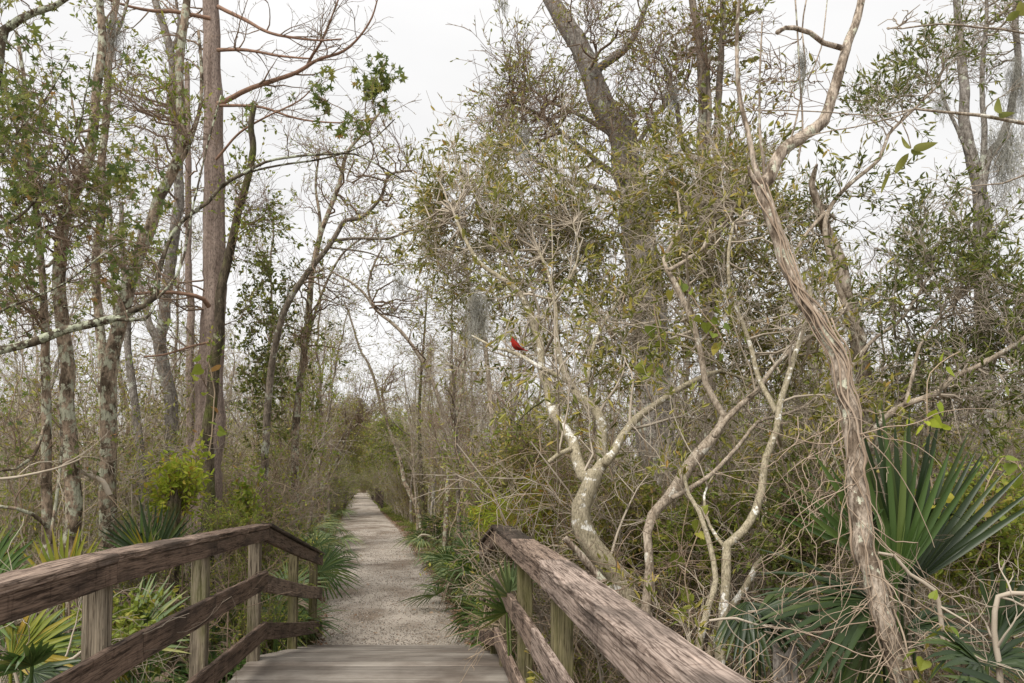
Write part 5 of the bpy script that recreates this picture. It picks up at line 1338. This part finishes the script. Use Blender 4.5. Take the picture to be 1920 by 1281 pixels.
def stump(label, x, y, d, hpx, wpx, mat, lean=0.0, cat='stump'):
    b = P3(x, y, d); r = wpx / 2 * d / F; h = hpx * d / F
    b[2] = min(b[2], float(ground_z(b[0], b[1])) - .1) if False else b[2]
    gz = float(ground_z(b[0], b[1])) - .1
    root = empty('tree_stump', (b[0], b[1], gz), label, cat)
    n = 12; t = np.linspace(0, 1, n); top = b[2] + h
    C = np.stack([b[0] + lean * t + rng.normal(0, .004, n), np.full(n, b[1]), gz + (top - gz) * t], -1)
    sides = 22; g = Geo(); V = []
    spl = np.abs(rng.normal(0, .2, sides)) * h + .18 * h * np.sin(np.arange(sides) * 2 * math.pi / sides * 2)
    fl = 1 + .11 * np.sin(np.arange(sides) * 1.7) + .06 * rng.normal(size=sides)
    for i in range(n):
        for k in range(sides):
            a = k * 2 * math.pi / sides; rr = r * (1.15 - .2 * t[i]) * fl[k]
            V.append([C[i, 0] + rr * math.cos(a), C[i, 1] + rr * math.sin(a), C[i, 2] - (spl[k] if i == n - 1 else 0)])
    idx = np.arange(n * sides).reshape(n, sides)
    f = np.stack([idx[:-1], np.roll(idx[:-1], -1, 1), np.roll(idx[1:], -1, 1), idx[1:]], -1).reshape(-1, 4)
    g.add(np.array(V), f); ring = np.array(V[-sides:]); c0 = ring.mean(0) - [0, 0, .1 * h]
    g.add(np.vstack([ring, c0[None]]), np.array([[i, (i + 1) % sides, sides] for i in range(sides)]))
    part('trunk', g, mat, root, False)
    return root
stump('broken grey stump with a splintered top in the lower right by the palmettos', 1460, 1275, 3.6, 62, 44, 'bark_grey', .03)
stump('dark rotting stump below the yellow-green shrub, left of the cypress', 322, 985, 8.6, 62, 24, 'bark_dark', .02)

root = empty('dead_branch', P3(1125, 1090, 4.75), 'split dead branch stub leaning on the foot of the forked mottled tree', 'branch')
C, R = px_limb([(1160, 1150), (1135, 1100), (1105, 1062), (1075, 1028), (1058, 1010)], 4.75, (18, 12), .05)
lump('wood', C, R, 'bark_vine', root, 9, .12)
def fallen(label, p, d, w, kid=3, mat='twig_pale'):
    P, R = px_limb(p, d, w, .05, .12); root = empty('dead_branch', P[0], label, 'branch')
    g = Geo(); tubes(g, P, R, 7, .06, True)
    C, R2 = kids(P[None], R[None], kid, .4, .8, 8, .3, .1, .1, .6, .0015); tubes(g, C, R2, 4)
    C2, R3 = kids(C, R2, 3, .15, .8, 5, .3, 0, .2, .7, .0012); tubes(g, C2, R3, 3)
    part('wood', g, mat, root); return root
fallen('thin bleached dead branch lying in the tangle at the foot of the vine-wrapped trunk', [(1330, 1165), (1380, 1160), (1420, 1172), (1470, 1173), (1530, 1168)], 3.6, (5, 4), 6)
fallen('crooked white dead branch with a hooked end, right of the vine-wrapped trunk', [(1648, 1038), (1677, 1043), (1706, 1078), (1751, 1108), (1763, 1153), (1770, 1200)], 3.5, (5, 10), 2)
fallen('arched grey dead branch left of the broken grey stump', [(1370, 1170), (1390, 1152), (1420, 1150), (1450, 1165)], 3.8, (8, 5), 2)
fallen('pale dead branch low on the left below the bottom rail', [(60, 1290), (95, 1255), (140, 1235), (165, 1215), (190, 1220)], 3.6, (9, 5), 4)
fallen('bleached leaning dead branch at the far left edge under the railing', [(35, 1290), (22, 1240), (15, 1200), (30, 1170), (48, 1150)], 3.7, (7, 3), 4)
fallen('long bleached dead branch lying low through the scrub on the left', [(0, 900), (45, 893), (85, 885), (120, 875), (150, 862)], 6.8, (6, 3), 5)
fallen('forked pale dead branch arching out from the leaning lichen tree', [(205, 930), (190, 905), (165, 890), (140, 880), (110, 870)], 8.2, (12, 5), 5)
fallen('white dead sapling stem near the bottom right corner with one bent limb', [(1876, 1300), (1872, 1240), (1866, 1183), (1872, 1120), (1895, 1113), (1925, 1114)], 3.3, (12, 8), 4)
fallen('dark bare twig drooping left of the forked mottled tree', [(1020, 752), (1000, 765), (982, 780), (970, 795), (968, 818)], 5.5, (4, 3), 1, 'bark_dark')
fallen('pale dead sticks on the verge of the path before the right palmettos', [(780, 1012), (792, 1004), (806, 1006), (815, 1016)], 22, (4, 3), 3)

# thickets of bare vine twigs near the lower right
def tangle(label, x, y, d, rx, ry, rd, n, mat, ln=.6, r=.003):
    c = P3(x, y, d); root = empty('vine_tangle', (c[0], c[1], float(ground_z(c[0], c[1]))), label, 'vine')
    S = ell(x, y, d, rx, ry, rd, n); m = 16
    D = norm(rng.normal(size=(n, 3)) * [1, .4, .8]); walk = np.cumsum(rng.normal(0, .3, (n, m - 1, 3)), 1)
    dirs = norm(D[:, None] + walk); C = np.concatenate([S[:, None], S[:, None] + np.cumsum(dirs * ln / m, 1)], 1)
    g = Geo(); tubes(g, C, np.linspace(1, .4, m)[None] * r * rng.uniform(.5, 1.2, (n, 1)), 4)
    C2, R2 = kids(C, np.full((n, m), r), 3, ln * .3, .8, 6, .35, 0, .1, .6, .001); tubes(g, C2, R2, 3)
    part('stem', g, mat, root)
tangle('tangle of tan bare vine twigs at the bottom edge, left of the vine-wrapped trunk', 1500, 1200, 3.5, 210, 100, .4, 36, 'vine')
tangle('grey dead twigs tangled under the palmetto at the bottom right', 1800, 1200, 3.6, 150, 110, .35, 36, 'twig_grey')
tangle('brown twig tangle between the right railing and the forked mottled tree', 1250, 1130, 4.4, 130, 110, .4, 60, 'twig_brown')
tangle('hanging curtain of loose vine stems left of the vine-wrapped trunk at mid height', 1545, 900, 3.9, 60, 170, .25, 32, 'vine', .7)
tangle('grey twig litter in the shade below the left railing', 100, 1240, 3.9, 170, 60, .4, 60, 'twig_grey')
tangle('brittle brown twigs beneath the middle of the left railing', 320, 1170, 5.6, 130, 90, .5, 60, 'twig_brown')

# coloured shrubs and vines
def sprays(name, label, cat, base, regs, mat, size, asp, n2=6, n3=4, twig='twig_brown', kind='fold', per=3, droop=.2, l2=.2, l3=.1, sp=.7):
    b = P3(*base); gz = float(ground_z(b[0], b[1])); root = empty(name, (b[0], b[1], gz), label, cat)
    P = np.array([[b[0], b[1], gz + (b[2] - gz) * t] for t in np.linspace(0, 1, 12)]); R = np.linspace(.012, .006, 12)
    g = Geo(); tubes(g, P, R, 6)
    T = np.concatenate([ell(*r) for r in regs]); C, R1 = reach([P], [R], T, 10, .05, .007, .002); tubes(g, C, R1, 4)
    C2, R2 = kids(C, R1, n2, l2, .8, 5, .25, .1, .3, .7, .0014); tubes(g, C2, R2, 3)
    C3, R3 = kids(C2, R2, n3, l3, .8, 4, .3, 0, .2, .8, .001); tubes(g, C3, R3, 3)
    part('twigs', g, twig, root); lf = Geo(); leaves(lf, C3, per, size, asp, sp, kind, .2, droop); part('foliage', lf, mat, root, False)
    return root
sprays('bush', 'bright yellow-green leafy shrub standing left of the cypress trunk', 'bush', (345, 960, 9), [(345, 880, 8.6, 46, 48, .3, 16), (318, 905, 9, 30, 26, .25, 7), (372, 850, 9, 28, 24, .2, 5)], 'leaf_yellow', .07, .42, l2=.2, l3=.1, per=2)
sprays('bush', 'soft green feathery bush behind the far end of the left railing', 'bush', (430, 1040, 8.5), [(430, 975, 8.5, 60, 35, .4, 26)], 'leaf_green', .035, .25, per=5, l2=.18, l3=.08)
sprays('bush', 'lime-green leafy sprig beside the cypress foot', 'bush', (462, 1000, 9), [(470, 888, 9, 22, 12, .15, 6), (450, 945, 9, 20, 12, .1, 5)], 'leaf_bright', .07, .4, 4, 3, l2=.12, l3=.06)
sprays('bush', 'yellow-green willowy shrub tinged orange behind the far end of the right railing', 'bush', (1010, 1020, 8), [(990, 930, 8, 75, 60, .5, 15), (1045, 910, 8, 50, 60, .4, 8), (980, 990, 7.6, 60, 36, .3, 7)], 'leaf_orange', .10, .12, per=3, l2=.22, l3=.1, droop=.5)
sprays('bush', 'yellow-green narrow-leaved sprays just beyond the right railing corner', 'bush', (955, 1060, 8.4), [(965, 990, 8.4, 40, 40, .3, 14), (930, 960, 8.6, 30, 20, .3, 6)], 'leaf_yellow', .09, .13, per=4, l2=.2, l3=.1, droop=.6)
for lab, b, rg, mt, sz, asp in (
    ('green bushy understorey behind the foot of the forked mottled tree', (1190, 1080, 6.0), [(1180, 960, 6.0, 100, 90, .5, 34), (1110, 1000, 6.3, 60, 60, .4, 12)], 'leaf_olive', .04, .4),
    ('green bush between the slender pale tree and the thin bowed stems', (1330, 1080, 5.4), [(1320, 970, 5.4, 90, 90, .4, 30), (1270, 1040, 5.2, 60, 60, .3, 12)], 'leaf_green', .038, .35),
    ('small-leaved green bush between the thin bowed stems and vine-wrapped trunk', (1500, 1080, 4.8), [(1500, 940, 4.8, 80, 110, .4, 30), (1480, 1050, 4.5, 70, 60, .3, 14)], 'leaf_olive_dark', .035, .35),
    ('sprawling green bush at the right edge beyond the palmettos', (1850, 1060, 4.6), [(1830, 960, 4.6, 110, 90, .4, 34), (1880, 1060, 4.3, 70, 60, .3, 12)], 'leaf_green', .038, .35),
    ('mixed green bush in the middle distance below the red bird', (1010, 960, 9.5), [(1000, 820, 9.5, 90, 110, .8, 30), (930, 880, 10, 80, 80, .6, 18)], 'leaf_olive', .05, .4),
    ('low green growth at the foot of the left railing end', (500, 1190, 8.8), [(500, 1175, 8.8, 40, 25, .3, 10)], 'leaf_green', .035, .35),
    ('small bushy plant under the left railing with rounded leaves', (220, 1230, 5.0), [(230, 1190, 5.0, 80, 45, .4, 18)], 'leaf_green', .04, .6),
    ('tall bushy growth left of the path with fresh light green leaves', (560, 960, 17), [(580, 640, 17, 90, 120, 1.2, 30), (540, 760, 17, 80, 90, 1, 20)], 'leaf_bright', .055, .45),
    ('dark leafy shrub seen against the sky, left of the leaning path tree', (520, 980, 14), [(510, 480, 14, 50, 70, .7, 22), (500, 580, 14, 50, 60, .7, 14)], 'leaf_olive_dark', .075, .5),
    ):
    sprays('bush', lab, 'bush', b, rg, mt, sz, asp, 7, 5, 'twig_brown', 'fold' if sz < .045 else 'quad', 4, .2, .3 if b[2] > 8 else .2, .14 if b[2] > 8 else .09)

def leafy_vine(label, p, d, mat, size, per, name='climbing_vine', kind='heart', asp=.85, kk=10, kl=.08):
    P, R = px_limb(p, d, (3, 2), .04, .3); root = empty(name, P[0], label, 'vine')
    g = Geo(); tubes(g, P, R, 5); C, R2 = kids(P[None], R[None], kk, kl, 1.2, 5, .2, -.2, 0, .7, .0008); tubes(g, C, R2, 3)
    part('stem', g, 'twig_tan', root); lf = Geo(); leaves(lf, C, per, size, asp, .6, kind, .9, .7); part('foliage', lf, mat, root, False)
leafy_vine('yellow-green heart-leaved vine climbing up out of the large palmetto', [(1760, 1000), (1745, 900), (1740, 820), (1738, 740), (1745, 700), (1780, 670), (1800, 660)], 3.9, 'leaf_yellow', .06, 1, kk=18)
leafy_vine('cluster of blotched yellow-green leaves hanging beside the trunk at lower right', [(1750, 1300), (1740, 1240), (1735, 1190), (1760, 1170), (1790, 1190), (1770, 1160), (1740, 1140)], 3.3, 'leaf_bright', .062, 1, kk=18, kl=.06)
leafy_vine('green and yellow leaves climbing through twigs at the right edge', [(1830, 1060), (1850, 1000), (1845, 930), (1880, 860), (1905, 870), (1925, 900)], 4.2, 'leaf_bright', .06, 1, kk=30, kl=.12)
leafy_vine('light green leaves drooping from a twig on the slender pale tree', [(1270, 520), (1300, 560), (1320, 590), (1345, 620), (1360, 650)], 4.8, 'leaf_green', .065, 1, kk=16)
leafy_vine('broad green leaves hanging between the forked mottled and slender pale trees', [(1225, 560), (1230, 600), (1240, 650), (1230, 690), (1215, 720)], 5.0, 'leaf_green', .07, 1, kk=16)
leafy_vine('yellow-tinged creeper leaves low by the thin bowed stems', [(1300, 1180), (1290, 1120), (1285, 1070), (1310, 1000), (1330, 960)], 4.5, 'leaf_green', .08, 1, kk=14)
leafy_vine('small yellow leaves on a creeper climbing the mossy trunk by the cypress', [(392, 850), (398, 800), (402, 740), (395, 700), (388, 670)], 10.2, 'leaf_bright', .12, 1, kk=12, kl=.15)

# Spanish moss
def spanish_moss(label, x, y, d, wpx, hpx, n=160):
    c = P3(x, y, d); root = empty('spanish_moss', c, label, 'moss', None)
    s = d / F; m = 12; S = c + rng.normal(0, 1, (n, 3)) * [wpx * .3 * s, wpx * .2 * s, hpx * .12 * s]
    n = int(n * .55); S = S[:n]
    st = np.cumsum(norm(rng.normal(0, .6, (n, m, 3)) + [0, 0, -1.0]) * (hpx * s / m * rng.uniform(.3, 1.15, (n, 1)))[:, :, None], 1)
    C = np.concatenate([S[:, None], S[:, None] + st], 1)
    C[:, :, :2] = c[:2] + (C[:, :, :2] - c[:2]) * (1 - .45 * np.linspace(0, 1, m + 1))[None, :, None]
    g = Geo(); tubes(g, C, np.full((n, m + 1), .0011 * max(1, d / 6)), 3)
    C2, R2 = kids(C, np.full((n, m + 1), .001), 5, hpx * s * .12, .8, 5, .5, -.5, 0, .9, .0008 * max(1, d / 6)); tubes(g, C2, R2, 3)
    part('strands', g, 'moss_grey', root)
for a in (('grey Spanish moss hanging from twigs left of the red bird', 893, 560, 6.0, 46, 120, 260), ('wisp of Spanish moss above the gap over the path', 750, 520, 8, 26, 60, 90),
          ('thick Spanish moss beard on the mossy grey tree at the right edge', 1880, 250, 10, 50, 190, 300), ('long Spanish moss hanging down the right side of the mossy grey tree', 1905, 130, 10, 34, 150, 200),
          ('Spanish moss strand dangling in the sky near the vine-wrapped trunk', 1503, 100, 4.2, 14, 90, 60), ('small moss tuft on a stem of the tall lichen tree, upper left', 214, 40, 10, 26, 110, 160),
          ('tuft of Spanish moss at the top edge left of the big leaning trunk', 945, 0, 9, 20, 40, 60), ('moss clump on the lichen stem beside the mossy tree at right', 1765, 180, 9.8, 26, 70, 90),
          ('Spanish moss wisp hanging low on the forked sky-lit branches at centre', 982, 250, 9.5, 24, 110, 90), ('moss beard on the broken stem right of the big leaning trunk', 1262, 170, 10.2, 34, 70, 140)):
    spanish_moss(*a)

# the red bird
def bird():
    d = 5.62; c = P3(970, 652, d); root = empty('red_bird', c, 'small bright red crested bird perched on a bare limb of the forked tree', 'bird')
    s = d / F
    def px(x, y, o=0): return P3(x, y, d + o) - c
    # continuous body: tail, back, breast, head, crest
    ax = [(990, 659.5, .6), (984, 657.5, 1.2), (979, 656, 2.2), (975, 654.5, 4.2), (970, 651.5, 6.2), (966, 647.5, 6.6), (963.5, 643.5, 5.4), (962, 640, 4.3), (961, 637.3, 2.6), (960.6, 635, 1.2), (960.8, 632.5, .4)]
    P = np.array([px(x, y) for x, y, _ in ax]); R = np.array([r * s for *_, r in ax])
    q = catmull(np.hstack([P, R[:, None]]), .004); g = Geo(); tubes(g, q[:, :3], np.maximum(q[:, 3], .0006), 14, 0, True)
    link('body', g.mesh('body'), 'bird_red', root)
    g = Geo(); q = catmull(np.array([[*px(967, 648, -.03), .003], [*px(973, 653, -.028), .009], [*px(979, 656, -.015), .006], [*px(985, 658, 0), .001]]), .004)
    tubes(g, q[:, :3], q[:, 3] * .8, 10, 0, True); link('wing', g.mesh('wing'), 'bird_wing', root)
    g = Geo(); tubes(g, np.array([px(960, 641), px(957.5, 641.6), px(955.6, 642.3)]), np.array([.0065, .004, .0006]), 8, 0, True); link('beak', g.mesh('beak'), 'bird_beak', root)
    g = Geo(); tubes(g, np.array([px(960.6, 640.5), px(958.8, 641.3)]), np.array([.0125, .0085]), 10, 0, True); link('mask', g.mesh('mask'), 'bird_black', root)
    g = Geo()
    for o in (-.012, .012): tubes(g, np.array([px(969, 656, o), px(969, 661, o)]), np.array([.0016, .0014]), 5)
    link('legs', g.mesh('legs'), 'bird_beak', root)
M['bird_red'] = plain_mat('bird_red', (.38, .03, .018), (.26, .02, .014), scale=60)
M['bird_wing'] = plain_mat('bird_wing', (.20, .035, .025), (.12, .022, .018), scale=60)
M['bird_beak'] = plain_mat('bird_beak', (.6, .14, .04))
M['bird_black'] = plain_mat('bird_black', (.015, .012, .012))
bird()
